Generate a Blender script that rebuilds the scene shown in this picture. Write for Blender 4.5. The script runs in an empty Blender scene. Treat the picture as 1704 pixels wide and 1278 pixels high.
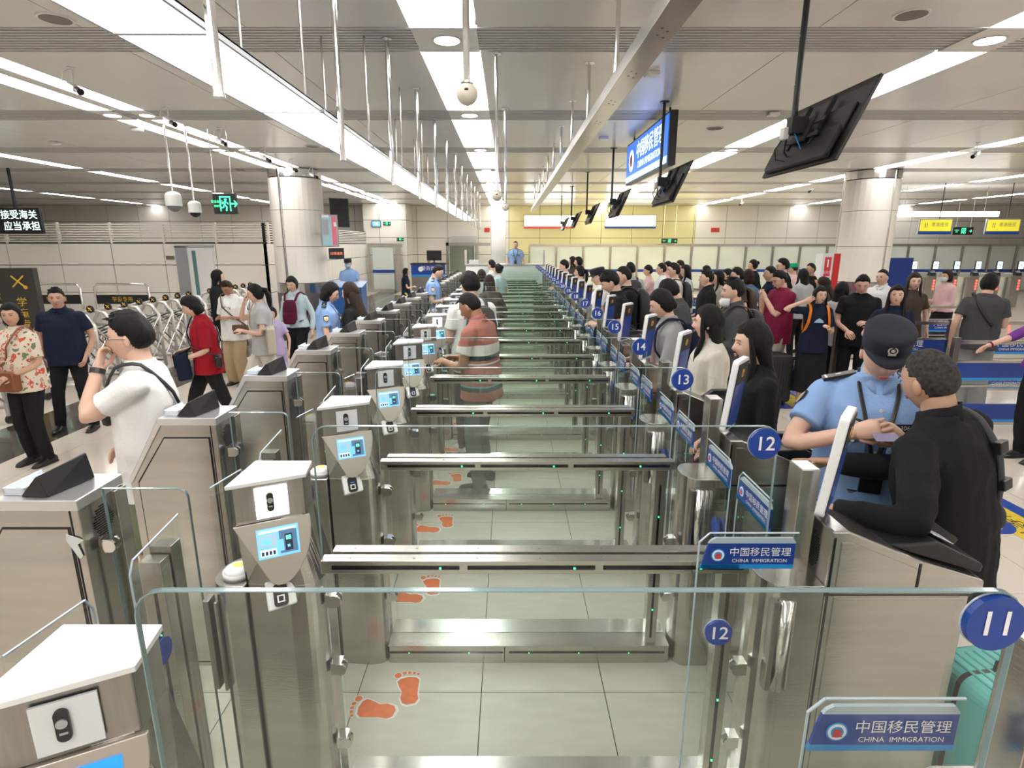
import bpy, math, random
from math import sin, cos, pi, radians as R
from mathutils import Vector, Matrix, noise
random.seed(7)
S = bpy.context.scene
COL = S.collection
# ------------------------------------------------ camera, light, exposure
TH = R(13.72); F = 950.0; CZ = 2.05; CEIL = 3.8
cam = bpy.data.cameras.new('camera'); camo = bpy.data.objects.new('camera', cam); COL.objects.link(camo)
camo.location = (0, 0, CZ); camo.rotation_euler = (pi/2 - TH, 0, 0)
cam.sensor_width = 36; cam.lens = F/1704*36; cam.shift_x = 5/1704; cam.clip_start = .05; cam.clip_end = 200
S.camera = camo
W = bpy.data.worlds.new('world'); S.world = W; W.use_nodes = True
W.node_tree.nodes['Background'].inputs[0].default_value = (.9, .93, 1, 1)
W.node_tree.nodes['Background'].inputs[1].default_value = .22
S.view_settings.view_transform = 'Standard'; S.view_settings.look = 'None'
S.view_settings.gamma = 1; S.view_settings.use_curve_mapping = False
S.view_settings.exposure = 0.82
c = S.cycles
c.max_bounces = 7; c.diffuse_bounces = 3; c.glossy_bounces = 4; c.transmission_bounces = 2
c.transparent_max_bounces = 64; c.caustics_reflective = False; c.caustics_refractive = False
c.sample_clamp_indirect = 4; c.use_denoising = True; c.blur_glossy = 1.0
STRIP_E = 6.0      # emission of the ceiling light panels
def area(name, loc, rot, sx, sy, power, col=(1, 1, 1)):
    l = bpy.data.lights.new(name, 'AREA'); l.shape = 'RECTANGLE'; l.size = sx; l.size_y = sy; l.energy = power; l.color = col
    o = bpy.data.objects.new(name, l); COL.objects.link(o); o.location = loc; o.rotation_euler = rot; return o
area('ceiling_bounce_light', (0, 6, 3.0), (0, 0, 0), 9, 14, 40, (1, .98, .95))
area('yellow_hall_light', (5, 21, 3.2), (R(60), 0, 0), 8, 1.5, 75, (1, .85, .35))

# ------------------------------------------------ pixel helpers
def at(x, y, Y=None, z=None):
    u = (x-847)/F; v = (639-y)/F
    dx, dy, dz = u, cos(TH)+v*sin(TH), -sin(TH)+v*cos(TH)
    t = Y/dy if Y is not None else (z-CZ)/dz
    return Vector((dx*t, dy*t, CZ+dz*t))
# ------------------------------------------------ materials
MATS = {}
def mat(name, col=(.8, .8, .8), rough=.5, metal=0, emit=0, ecol=None, noise_s=0, noise_a=.0, stretch=(1, 1, 1), bump=0, bump_s=40, spec=.5, obj=True):
    if name in MATS: return MATS[name]
    m = bpy.data.materials.new(name); m.use_nodes = True; nt = m.node_tree; b = nt.nodes['Principled BSDF']
    b.inputs['Base Color'].default_value = (*col, 1); b.inputs['Roughness'].default_value = rough
    b.inputs['Metallic'].default_value = metal; b.inputs['Specular IOR Level'].default_value = spec
    if emit:
        b.inputs['Emission Color'].default_value = (*(ecol or col), 1); b.inputs['Emission Strength'].default_value = emit
    N = nt.nodes; L = nt.links
    if noise_s or bump:
        tc = N.new('ShaderNodeTexCoord'); mp = N.new('ShaderNodeMapping'); mp.inputs['Scale'].default_value = stretch
        L.new(tc.outputs['Object'], mp.inputs['Vector'])
    if noise_s:
        n = N.new('ShaderNodeTexNoise'); n.inputs['Scale'].default_value = noise_s; n.inputs['Detail'].default_value = 5
        L.new(mp.outputs[0], n.inputs['Vector'])
        r = N.new('ShaderNodeMapRange'); r.inputs[1].default_value = .25; r.inputs[2].default_value = .75
        r.inputs[3].default_value = 1-noise_a; r.inputs[4].default_value = 1+noise_a*.6
        L.new(n.outputs['Fac'], r.inputs[0])
        mx = N.new('ShaderNodeVectorMath'); mx.operation = 'SCALE'; mx.inputs[0].default_value = col
        L.new(r.outputs[0], mx.inputs['Scale']); L.new(mx.outputs[0], b.inputs['Base Color'])
    if bump:
        n2 = N.new('ShaderNodeTexNoise'); n2.inputs['Scale'].default_value = bump_s; n2.inputs['Detail'].default_value = 4
        L.new(mp.outputs[0], n2.inputs['Vector']); bp = N.new('ShaderNodeBump'); bp.inputs['Strength'].default_value = bump
        bp.inputs['Distance'].default_value = .01
        L.new(n2.outputs['Fac'], bp.inputs['Height']); L.new(bp.outputs[0], b.inputs['Normal'])
    MATS[name] = m; return m
def glassmat(name, tint, refl=1.0, rough=0.0):
    m = bpy.data.materials.new(name); m.use_nodes = True; nt = m.node_tree; N = nt.nodes; L = nt.links
    for n in list(N): N.remove(n)
    o = N.new('ShaderNodeOutputMaterial'); t = N.new('ShaderNodeBsdfTransparent'); g = N.new('ShaderNodeBsdfGlossy')
    t.inputs[0].default_value = (*tint, 1); g.inputs['Roughness'].default_value = rough
    f = N.new('ShaderNodeLayerWeight'); f.inputs['Blend'].default_value = .5
    pw = N.new('ShaderNodeMath'); pw.operation = 'POWER'; pw.inputs[1].default_value = 4.5
    mm = N.new('ShaderNodeMath'); mm.operation = 'MULTIPLY_ADD'; mm.inputs[1].default_value = refl*.9; mm.inputs[2].default_value = .025*refl
    L.new(f.outputs['Facing'], pw.inputs[0]); L.new(pw.outputs[0], mm.inputs[0]); mx = N.new('ShaderNodeMixShader')
    L.new(mm.outputs[0], mx.inputs[0]); L.new(t.outputs[0], mx.inputs[1]); L.new(g.outputs[0], mx.inputs[2]); L.new(mx.outputs[0], o.inputs[0])
    MATS[name] = m; return m
steel = mat('brushed_steel', (.50, .48, .45), .24, .95, noise_s=5, noise_a=.14, stretch=(.5, .5, 3), bump=.04, bump_s=60)
steel_dk = mat('dull_steel', (.34, .32, .30), .30, .9, noise_s=9, noise_a=.14, stretch=(8, 1, .7), bump=.04, bump_s=60)
steel_lt = mat('polished_steel', (.80, .79, .78), .16, 1)
steel_wh = mat('satin_top_plate', (.86, .87, .88), .38, .35)
chrome = mat('chrome', (.75, .74, .73), .12, 1)
glass = glassmat('clear_glass', (.972, .988, .978), 1.0)
glass_edge = mat('glass_edge', (.24, .33, .34), .12, 0)
acrylic = mat('acrylic_edge', (.50, .58, .66), .15)
frost = mat('frosted_glass', (.66, .72, .67), .35, 0, noise_s=.5, noise_a=.12)
white = mat('white_plastic', (.85, .85, .85), .35)
black = mat('black_plastic', (.015, .015, .017), .35)
blackm = mat('matte_black', (.02, .02, .022), .6)
led_bk = mat('sensor_black', (.008, .006, .007), .2)
led_g = mat('green_led', (.05, .9, .2), .4, emit=2.5, ecol=(.05, 1, .25))
blue = mat('sign_blue', (.009, .052, .32), .35)
blue_l = mat('light_blue', (.02, .30, .75), .35)
ltxt = mat('white_lettering', (.9, .9, .92), .4)
red = mat('emblem_red', (.65, .05, .04), .4)
gold = mat('gold_yellow', (.75, .5, .06), .35, .4)
grout = mat('dark_joint', (.045, .042, .036), .8)
tilem = mat('cream_tile', (.70, .62, .53), .12, 0, noise_s=1.2, noise_a=.05)
tile_l = mat('lane_tile', (.62, .60, .50), .3, 0, noise_s=5, noise_a=.10, stretch=(1, 3, 1))
granite = mat('dark_granite', (.045, .038, .034), .10, 0, noise_s=30, noise_a=.3)
granite2 = mat('grey_granite', (.13, .12, .12), .4, 0, noise_s=160, noise_a=.6)
panelw = mat('cream_panel', (.90, .86, .79), .38, 0, noise_s=.8, noise_a=.03)
panel_glow = mat('yellow_glow_panel', (.86, .79, .42), .35, 0, noise_s=.8, noise_a=.03)  # yellow glow on the far wall, put into the panel colour
ceilm = mat('ceiling_metal', (.82, .815, .80), .24, .0, noise_s=.7, noise_a=.05)
ceilb = mat('ceiling_band', (.30, .30, .30), .5)
grillem = mat('grille_slat', (.64, .64, .64), .4, .3)
frame_g = mat('grey_frame', (.45, .47, .50), .35, .6)
lit = mat('lit_panel', (1, 1, 1), .5, emit=STRIP_E, ecol=(1, .985, .96))
lit2 = mat('lit_downlight', (1, 1, 1), .5, emit=4, ecol=(1, .97, .9))
signlit = mat('blue_lightbox', (.05, .2, .8), .3, emit=.5, ecol=(.03, .2, .85))
txtlit = mat('lit_lettering', (1, 1, 1), .5, emit=1.0)
yellow = mat('floor_yellow', (.68, .50, .03), .35)
orange = mat('footprint_orange', (.80, .18, .05), .5, noise_s=30, noise_a=.2)
stkw = mat('sticker_white', (.8, .8, .78), .5)
scr_blue = mat('screen_blue', (.02, .2, .9), .2, emit=.7, ecol=(.01, .22, .95))
scr_mid = mat('screen_sky', (.2, .55, .95), .2, emit=.45, ecol=(.15, .50, .95))
scr_dark = mat('screen_navy', (.01, .03, .12), .15, emit=.12, ecol=(.05, .1, .4))
scr_white = mat('screen_white', (.9, .95, 1), .2, emit=1.0, ecol=(.85, .95, 1))
ringlit = mat('ring_light', (1, 1, 1), .3, emit=3.2, ecol=(.93, .97, 1))
ringoff = mat('ring_light_off', (.72, .74, .76), .3)
greenlit = mat('exit_green', (.05, .9, .35), .4, emit=1.6, ecol=(.05, 1, .35))
redlit = mat('red_lamp', (1, .05, .03), .4, emit=2.5, ecol=(1, .06, .04))
yell = mat('sign_yellow', (.80, .72, .04), .4, emit=.25)
teal = mat('suitcase_teal', (.22, .72, .68), .28)
# ------------------------------------------------ mesh builder
class MB:
    def __init__(s): s.v = []; s.f = []; s.m = []; s.M = Matrix()
    def add(s, vs, fs, m=0):
        n = len(s.v); s.v += [s.M @ Vector(v) for v in vs]; s.f += [tuple(i+n for i in f) for f in fs]
        s.m += [m]*len(fs); return s
    def box(s, x0, y0, z0, x1, y1, z1, m=0):
        return s.add([(x0, y0, z0), (x1, y0, z0), (x1, y1, z0), (x0, y1, z0), (x0, y0, z1), (x1, y0, z1), (x1, y1, z1), (x0, y1, z1)],
                     [(0, 3, 2, 1), (4, 5, 6, 7), (0, 1, 5, 4), (1, 2, 6, 5), (2, 3, 7, 6), (3, 0, 4, 7)], m)
    def prism(s, p, axis, a, b, m=0):
        n = len(p)
        if axis == 'y': A = [(x, a, z) for x, z in p]; B = [(x, b, z) for x, z in p]
        elif axis == 'z': A = [(x, y, a) for x, y in p]; B = [(x, y, b) for x, y in p]
        else: A = [(a, y, z) for y, z in p]; B = [(b, y, z) for y, z in p]
        return s.add(A+B, [tuple(range(n))[::-1], tuple(range(n, 2*n))]+[(i, (i+1) % n, n+(i+1) % n, n+i) for i in range(n)], m)
    def rings(s, rs, m=0, cap=True):
        n = len(rs[0]); vs = [p for r in rs for p in r]; fs = []
        for k in range(len(rs)-1):
            for i in range(n):
                j = (i+1) % n; fs.append((k*n+i, k*n+j, (k+1)*n+j, (k+1)*n+i))
        if cap: fs += [tuple(range(n))[::-1], tuple(range((len(rs)-1)*n, len(rs)*n))]
        return s.add(vs, fs, m)
    def cyl(s, p, q, r, r2=None, n=12, m=0): return s.tube([p, q], [r, r if r2 is None else r2], n, m, rnd=False)
    def tube(s, pts, rad, n=8, m=0, rnd=True, flat=None):
        pts = [Vector(p) for p in pts]
        if not hasattr(rad, '__len__'): rad = [rad]*len(pts)
        rad = list(rad)
        if rnd:
            a = pts[0]-(pts[1]-pts[0]).normalized()*rad[0]*.6; b = pts[-1]+(pts[-1]-pts[-2]).normalized()*rad[-1]*.6
            pts = [a]+pts+[b]; rad = [rad[0]*.5]+rad+[rad[-1]*.5]
        rs = []; pu = None
        for i, p in enumerate(pts):
            d = (pts[min(i+1, len(pts)-1)]-pts[max(i-1, 0)]).normalized()
            if pu is None:
                u = d.cross(Vector((0, 1, 0)) if abs(d.y) < .9 else Vector((1, 0, 0))).normalized()
            else: u = (pu-d*pu.dot(d)).normalized()
            pu = u; w = d.cross(u); e = flat or 1
            rs.append([p+(u*cos(2*pi*k/n)+w*sin(2*pi*k/n)*e)*rad[i] for k in range(n)])
        return s.rings(rs, m)
    def ell(s, c, r, n=12, k=8, m=0):
        c = Vector(c); rs = []
        for a in range(k+1):
            t = -pi/2+pi*a/k; cr = max(cos(t), .02)
            rs.append([c+Vector((r[0]*cr*cos(2*pi*i/n), r[1]*cr*sin(2*pi*i/n), r[2]*sin(t))) for i in range(n)])
        return s.rings(rs, m)
    def disc(s, c, nrm, r, th=.002, n=24, m=0):
        c = Vector(c); nrm = Vector(nrm).normalized(); return s.tube([c, c+nrm*th], [r, r], n, m, rnd=False)
    def mesh(s, me, M, m=0):
        n = len(s.v); s.v += [s.M @ (M @ v.co) for v in me.vertices]; s.f += [tuple(i+n for i in p.vertices) for p in me.polygons]
        s.m += [m]*len(me.polygons); return s
    def data(s, name, mats, smooth=False):
        me = bpy.data.meshes.new(name); me.from_pydata([tuple(v) for v in s.v], [], s.f)
        for x in (mats if isinstance(mats, (list, tuple)) else [mats]): me.materials.append(x)
        me.polygons.foreach_set('material_index', s.m)
        if smooth: me.polygons.foreach_set('use_smooth', [True]*len(s.f))
        me.update(); return me
    def build(s, name, mats, parent=None, smooth=False, bevel=0, **k):
        o = bpy.data.objects.new(name, s.data(name, mats, smooth)); COL.objects.link(o)
        if parent: o.parent = parent
        if bevel:
            b = o.modifiers.new('bevel', 'BEVEL'); b.width = bevel; b.segments = 2; b.limit_method = 'ANGLE'; b.harden_normals = False
        tag(o, **k); return o
def tag(o, label=None, cat=None, group=None, kind=None):
    if label: o['label'] = label
    if cat: o['category'] = cat
    if group: o['group'] = group
    if kind: o['kind'] = kind
    return o
def thing(name, label, cat, loc=(0, 0, 0), rz=0, group=None):
    o = bpy.data.objects.new(name, None); COL.objects.link(o); o.location = loc; o.rotation_euler = (0, 0, rz); o.empty_display_size = .1
    return tag(o, label, cat, group)
def copytree(o, parent=None, skip=()):
    c = o.copy(); COL.objects.link(c)
    if parent: c.parent = parent
    for ch in o.children:
        if ch.name.split('.')[0] in skip: continue
        copytree(ch, c, skip)
    return c
TX = {}
def text(body, size=1, off=0, align='CENTER'):
    key = (body, size, off, align)
    if key not in TX:
        cu = bpy.data.curves.new('t', 'FONT'); cu.body = body; cu.size = size; cu.align_x = align; cu.align_y = 'CENTER'; cu.offset = off; cu.resolution_u = 3
        o = bpy.data.objects.new('t', cu); COL.objects.link(o)
        dg = bpy.context.evaluated_depsgraph_get(); TX[key] = bpy.data.meshes.new_from_object(o.evaluated_get(dg)); bpy.data.objects.remove(o)
    return TX[key]
def frameM(origin, right, up):
    right = Vector(right).normalized(); up = Vector(up).normalized(); n = right.cross(up)
    return Matrix.Translation(Vector(origin)) @ Matrix((right, up, n)).transposed().to_4x4()
def rrect(w, h, r, n=4, corners=(1, 1, 1, 1)):   # centred rounded rectangle, corners: br, tr, tl, bl
    pts = []
    for (cx, cy, a0), on in zip([(w/2, -h/2, -90), (w/2, h/2, 0), (-w/2, h/2, 90), (-w/2, -h/2, 180)], corners):
        if not on: pts.append((cx, cy)); continue
        ox = cx-math.copysign(r, cx); oy = cy-math.copysign(r, cy)
        for k in range(n+1):
            a = R(a0+90*k/n); pts.append((ox+r*cos(a), oy+r*sin(a)))
    return pts
def emblem(mb, M, r, mi=(0, 1, 2)):   # round crest: ring, light ring, red centre
    old = mb.M; mb.M = old @ M
    mb.disc((0, 0, 0), (0, 0, 1), r, .0012, 20, mi[0]); mb.disc((0, 0, .0012), (0, 0, 1), r*.86, .0006, 20, mi[1])
    mb.disc((0, 0, .0018), (0, 0, 1), r*.6, .0006, 16, mi[0]); mb.disc((0, 0, .0024), (0, 0, 1), r*.4, .0006, 8, mi[2])
    mb.add([(-r*.55, -r*.5, .0032), (r*.55, -r*.5, .0032), (0, r*.15, .0032)], [(0, 1, 2)], mi[2])
    mb.M = old
# ------------------------------------------------ the setting: floor
fl = MB().box(-24, -9, -.06, 27, 29, -.006).build('floor', grout, kind='structure')
P = .845                      # distance from one gate lane to the next
tiles = []
def tile_region(x0, x1, y0, y1, sx, sy, m, ox=0, oy=0):
    i0 = math.floor((x0-ox)/sx); i1 = math.ceil((x1-ox)/sx); j0 = math.floor((y0-oy)/sy); j1 = math.ceil((y1-oy)/sy)
    for i in range(i0, i1):
        for j in range(j0, j1):
            a = max(x0, ox+i*sx); b = min(x1, ox+(i+1)*sx); c_ = max(y0, oy+j*sy); d = min(y1, oy+(j+1)*sy)
            if b-a > .03 and d-c_ > .03: tiles.append((a, b, c_, d, m))
tile_region(-1.85, 1.55, -1, 17.3, .58, P, 1, ox=-.13, oy=2.27-P*4)
tile_region(-4.9, -1.85, 0, 29, .9, .9, 0, oy=.35)
tile_region(-22, -5.8, 3, 29, .9, .9, 0, ox=-5.8, oy=.35)
tile_region(1.55, 26, 0, 29, .9, .9, 0, ox=1.55, oy=.35)
tile_region(-1.85, 1.55, 17.3, 29, .9, .9, 0, oy=.35)
tile_region(-5.8, -4.9, 2, 29, .9, 1.8, 2, ox=-5.8, oy=.35)
def in_view(x, y):
    d = y*cos(TH)+CZ*sin(TH)
    if d < .3: return False
    px = 847+x/d*F; v = -(CZ*cos(TH)-y*sin(TH))/d
    return -60 < px < 1764 and 639-v*F < 1400
vis = sorted([t for t in tiles if in_view((t[0]+t[1])/2, (t[2]+t[3])/2)], key=lambda t: (t[2]**2+((t[0]+t[1])/2)**2))
TM = {}
for a, b, c_, d, m in vis[:296]:
    key = (round(b-a, 3), round(d-c_, 3), m)
    if key not in TM:
        w, h = b-a-.004, d-c_-.004
        TM[key] = MB().box(-w/2, -h/2, -.006, w/2, h/2, 0).data('floor_tile', [tilem, tile_l, granite][m])
    o = bpy.data.objects.new('floor_tile', TM[key]); COL.objects.link(o); o.parent = fl; o.location = ((a+b)/2, (c_+d)/2, random.uniform(-.0006, 0))
seen = set(map(id, vis[:296])); rest = MB()
for t in tiles:
    if id(t) not in seen: rest.box(t[0]+.002, t[2]+.002, -.006, t[1]-.002, t[3]-.002, 0, t[4])
rest.build('floor_tile_field', [tilem, tile_l, granite], fl, kind='stuff')
MB().box(-1.85, -9, -.006, 1.55, -1, 0).box(1.55, -9, -.006, 26, 0, 0).box(-24, -9, -.006, -1.85, 0, 0).build('floor_margin', tilem, fl)
MB().box(-4.88, 15.2, .0005, -3.1, 24, .002).build('dark_stone_inlay', granite, fl)
# floor stripes and stickers
st = MB().box(3.68, 2.5, .001, 3.97, 15, .003, 0).box(3.97, 2.5, .001, 4.10, 15, .003, 1)
for i in range(8):
    y = 3.6+i*1.5
    st.mesh(text('请在黄线外等候', .17), Matrix.Translation((3.83, y, .0035)) @ Matrix.Rotation(R(90), 4, 'Z'), 2)
    st.mesh(text('Please wait behind the line', .075), Matrix.Translation((4.035, y, .0035)) @ Matrix.Rotation(R(90), 4, 'Z'), 3)
st.build('waiting_line', [yellow, blue, blackm, ltxt], label='yellow and blue waiting line sticker on the cream floor', cat='floor marking')
for i, (x, y, n, w) in enumerate([(1645, 872, '12', 'beside the man in black'), (1200+438, 0, '', ''), (1368, 702, '13', 'behind the officer in the peaked cap')]):
    if not y: continue
    p = at(x, y, z=0); m = MB().disc((0, 0, .0035), (0, 0, 1), .16, .002, 28, 0).mesh(text(n, .2), Matrix.Translation((0, 0, .006)) @ Matrix.Rotation(R(160), 4, 'Z'), 1)
    o = m.build('floor_number_sticker', [blue, ltxt], label=f'round blue lane number sticker on the floor {w}', cat='floor marking', group='lane number stickers'); o.location = (p.x, p.y, 0)
for x0, x1, y0, y1, w in [(1256, 1336, 668, 680, 'near the orange sport shoes'), (1500, 1660, 622, 640, 'under the queue fence'), (1290, 1330, 608, 618, 'behind the man in the maroon shirt')]:
    a = at(x0, y1, z=0); b = at(x1, y0, z=0)
    MB().box(a.x, a.y, .0005, b.x, b.y, .0022).build('floor_banner', blue, label=f'blue rectangular sticker on the floor {w}', cat='floor marking', group='blue floor stickers')
# ------------------------------------------------ the setting: ceiling
ce = MB().box(-24, -9, CEIL+.06, 27, 29, CEIL+.1).build('ceiling', mat('ceiling_void', (.30, .30, .30), .8), kind='structure')
strips = [(-16.4, -16.1), (-10.4, -10.05), (-5.67, -5.36), (-5.17, -4.9), (-.823, -.27), (3.99, 4.47), (8.6, 9.0), (13.2, 13.6), (18, 18.4)]
xs = []; cur = -24
for a, b in strips+[(27, 27)]:
    n = max(1, round((a-cur)/1.25))
    for i in range(n): xs.append((cur+(a-cur)*i/n, cur+(a-cur)*(i+1)/n, 0))
    if b > a: xs.append((a, b, 1))
    cur = b
bands = [5.3+3*n for n in range(-5, 8)]
CM = {}; LM = {}; far = MB(); npan = 0
ORD = ['first', 'second', 'third', 'fourth', 'fifth', 'sixth', 'seventh', 'eighth', 'ninth', 'tenth', 'eleventh', 'twelfth', 'thirteenth', 'fourteenth']
SN = {-.823: 'central strip', 3.99: 'strip over the queue', -5.67: 'outer left strip', -5.17: 'inner left strip'}
for bi, yb in enumerate(bands):
    y0, y1 = yb+.62, yb+3.0
    if y1 > 27.5: y1 = 27.5
    for a, b, k in xs:
        if k:
            key = (round(b-a, 3), round(y1-y0, 2))
            if key not in LM: LM[key] = MB().box(-(b-a)/2+.01, -(y1-y0)/2+.01, 0, (b-a)/2-.01, (y1-y0)/2-.01, .02).data('light_panel', lit)
            o = bpy.data.objects.new('light_panel', LM[key]); COL.objects.link(o); o.parent = ce; o.location = ((a+b)/2, (y0+y1)/2, CEIL+.004)
        elif y1 < 2 or a < -17 or b > 20:
            far.box(a+.004, y0+.004, CEIL, b-.004, y1-.004, CEIL+.02)
        else:
            key = (round(b-a, 3), round(y1-y0, 2)); npan += 1
            if key not in CM: CM[key] = MB().box(-(b-a)/2+.005, -(y1-y0)/2+.005, 0, (b-a)/2-.005, (y1-y0)/2-.005, .02).data('ceiling_panel', ceilm)
            o = bpy.data.objects.new('ceiling_panel', CM[key]); COL.objects.link(o); o.parent = ce; o.location = ((a+b)/2, (y0+y1)/2, CEIL)
    g = MB()
    for s_ in range(9): g.box(-24, yb+.03+s_*.066, CEIL+.005, 27, yb+.03+s_*.066+.038, CEIL+.03)
    g.build('ceiling_grille', grillem, ce, kind='stuff')
    for a, b, k in xs:
        if k and yb > 0:
            MB().box(a, yb+.005, CEIL-.003, b, yb+.615, CEIL+.004).build('band_plate', ceilm, ce)
            if -7 < a < 5:
                t = thing('ceiling_downlight', f'round ceiling downlight in the {SN[a]}, {ORD[bi-4]} band from the front', 'ceiling light', ((a+b)/2, yb+.3, CEIL-.003), group='round ceiling downlights')
                w = min(.13, (b-a)*.4)
                MB().disc((0, 0, 0), (0, 0, -1), w, .006, 28).build('trim_ring', grillem, t)
                MB().disc((0, 0, -.006), (0, 0, -1), w*.85, .003, 28).build('lens', lit2, t)
far.build('ceiling_panel_field', ceilm, ce, kind='stuff')
# hung light box running along the gates
lb = thing('hung_light_box', 'long grey framed light box hung from rods above the gates', 'ceiling light', (-1.44, 0, 2.9))
MB().box(-.21, 1.2, 0, -.195, 21.5, .03).box(.195, 1.2, 0, .21, 21.5, .03).box(-.21, 1.2, .022, .21, 21.5, .03).build('housing', frame_g, lb)
y = 1.2
for i in range(14):
    y1 = y+1.45; MB().box(-.19, y+.012, .008, .19, y1-.012, .02).build('light_panel', lit, lb)
    MB().box(-.22, y1-.012, -.002, .22, y1+.012, .02).build('cross_bar', frame_g, lb); y = y1
for i in range(12):
    yy = 2.2+1.65*i
    for sx in (-.205, .205): MB().cyl((sx*.9, yy, .03), (sx*.9, yy, CEIL-2.9), .009, n=8).build('hanger_rod', steel, lb)
# ------------------------------------------------ walls
def panel_wall(par, x0, x1, xstep, zs, Y, m, xo=0, skip=None, th=.02):
    cache = {}; x = xo+math.floor((x0-xo)/xstep)*xstep
    while x < x1:
        a, b = max(x, x0), min(x+xstep, x1); x += xstep
        if b-a < .05: continue
        for z0, z1 in zip(zs, zs[1:]):
            if skip and skip((a+b)/2, (z0+z1)/2): continue
            k = (round(b-a, 3), round(z1-z0, 3))
            if k not in cache: cache[k] = MB().box(-k[0]/2+.009, 0, -k[1]/2+.009, k[0]/2-.009, th, k[1]/2-.009).data('wall_panel', m)
            o = bpy.data.objects.new('wall_panel', cache[k]); COL.objects.link(o); o.parent = par; o.location = ((a+b)/2, Y-th, (z0+z1)/2)
wb = MB().box(-24, 27.52, 0, 27, 27.7, CEIL+.05).build('wall_far', grout, kind='structure')
zs = [0, .85, 1.6, 2.35, 3.1, CEIL]
panel_wall(wb, -24, 0, 1.43, zs, 27.52, panelw); panel_wall(wb, 0, 8.65, 1.43, zs, 27.52, panel_glow); panel_wall(wb, 8.65, 27, 1.43, zs, 27.52, panelw, xo=8.65)
MB().box(-24.2, -9, 0, -24, 28, CEIL).build('wall_left', panelw, kind='structure')
MB().box(27, -9, 0, 27.2, 28, CEIL).build('wall_right', panelw, kind='structure')
MB().box(-24, -9.2, 0, 27, -9, CEIL).build('wall_back', panelw, kind='structure')
YW = 15.3
wl = MB().box(-23, YW+.02, 0, -6.32, YW+.1, 2.12).build('wall_front_left', grout, kind='structure')
zz = [at(0, 487, Y=YW).z, at(0, 441, Y=YW).z, at(0, 405, Y=YW).z]
door_x = (at(297, 450, Y=YW).x, at(358, 450, Y=YW).x)
panel_wall(wl, -23, -6.32, 1.36, [0, zz[0], zz[1], zz[2]], YW+.02, panelw, xo=at(103, 440, Y=YW).x, skip=lambda x, z: False)
sl = MB()
for i in range(8):
    z = zz[2]+.03+i*.062; sl.box(-23, YW, z, -6.32, YW+.04, z+.032)
sl.build('ventilation_slats', panelw, wl, kind='stuff')
for i in range(13): MB().box(-22.6+i*1.36, YW-.01, zz[2], -22.55+i*1.36, YW+.06, zz[2]+.53).build('slat_post', panelw, wl)
ws = MB().box(-6.4, YW, 0, -6.32, 26, 2.6).build('wall_side_left', grout, kind='structure')
def side_panels(par, X, y0, y1, step, zs, m):
    y = y0
    while y < y1-.05:
        b = min(y+step, y1)
        for z0, z1 in zip(zs, zs[1:]): MB().box(X, y+.009, z0+.009, X+.02, b-.009, z1-.009).build('wall_panel', m, par)
        y += step
side_panels(ws, -6.32, YW, 26, 1.36, [0, zz[0], zz[1], zz[2]], panelw)
sl = MB()
for i in range(8):
    z = zz[2]+.03+i*.062; sl.box(-6.32, YW, z, -6.28, 26, z+.032)
sl.build('ventilation_slats', panelw, ws, kind='stuff')
wk = MB().box(-6.4, 26.02, 0, -4.5, 27.6, CEIL).build('wall_block', grout, kind='structure')
panel_wall(wk, -6.4, -4.5, 1.9, zs, 26.02, panelw)
side_panels(wk, -4.5, 26.02, 27.5, 1.48, zs, panelw)
# door in the near left wall
d = MB().box(door_x[0], YW-.05, 0, door_x[0]+.3, YW+.01, 2.0, 1).box(door_x[0]+.3, YW-.03, 0, door_x[1], YW+.01, 1.98, 0).box(door_x[0]+.42, YW-.034, .75, door_x[0]+.52, YW-.028, 1.9, 2).box(door_x[0], YW-.05, 1.98, door_x[1]+.03, YW+.01, 2.03, 1)
d.build('door_1', [white, frame_g, mat('door_glass', (.12, .25, .25), .15)], kind='structure')
a = at(275, 426, Y=YW-.05); b = at(289, 432, Y=YW-.05)
MB().box(a.x, YW-.03, b.z, b.x, YW-.02, a.z).build('wall_plate', steel_dk, label='small grey plate on the wall beside the white door', cat='sign')
# frosted glass door far left
def rectY(mb, x0, y0, x1, y1, Y, th=.04, m=0):
    a = at(x0, y0, Y=Y); b = at(x1, y1, Y=Y); return mb.box(a.x, Y, b.z, b.x, Y+th, a.z, m)
d = MB(); rectY(d, 611, 405, 669, 411, 25.7); rectY(d, 611, 411, 619, 487, 25.7); rectY(d, 657, 411, 669, 487, 25.7); rectY(d, 619, 481, 657, 487, 25.7)
d.build('door_2', steel, kind='structure'); dd = MB(); rectY(dd, 619, 411, 657, 481, 25.72, .02); rectY(dd, 620, 449, 657, 454, 25.69, .02, 1)
dd.build('door_pane', [frost, blue], bpy.data.objects['door_2'])
# far doorway and shutter
d = MB(); rectY(d, 742, 404, 748, 478, 26.6); rectY(d, 742, 404, 816, 409, 26.6); rectY(d, 790, 409, 796, 478, 26.6); rectY(d, 748, 409, 790, 478, 26.9, .04, 1)
d.build('door_3', [steel_dk, mat('green_glass', (.22, .26, .20), .2)], kind='structure')
sh = MB()
for i in range(5): rectY(sh, 749, 393+i*2.2, 793, 394.6+i*2.2, 27.3)
sh.build('trim_1', grillem, kind='structure')
MB().box(-.74, 24, 0, -.14, 24.3, CEIL).build('trim_2', steel_lt, kind='structure', bevel=.02)
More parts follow.
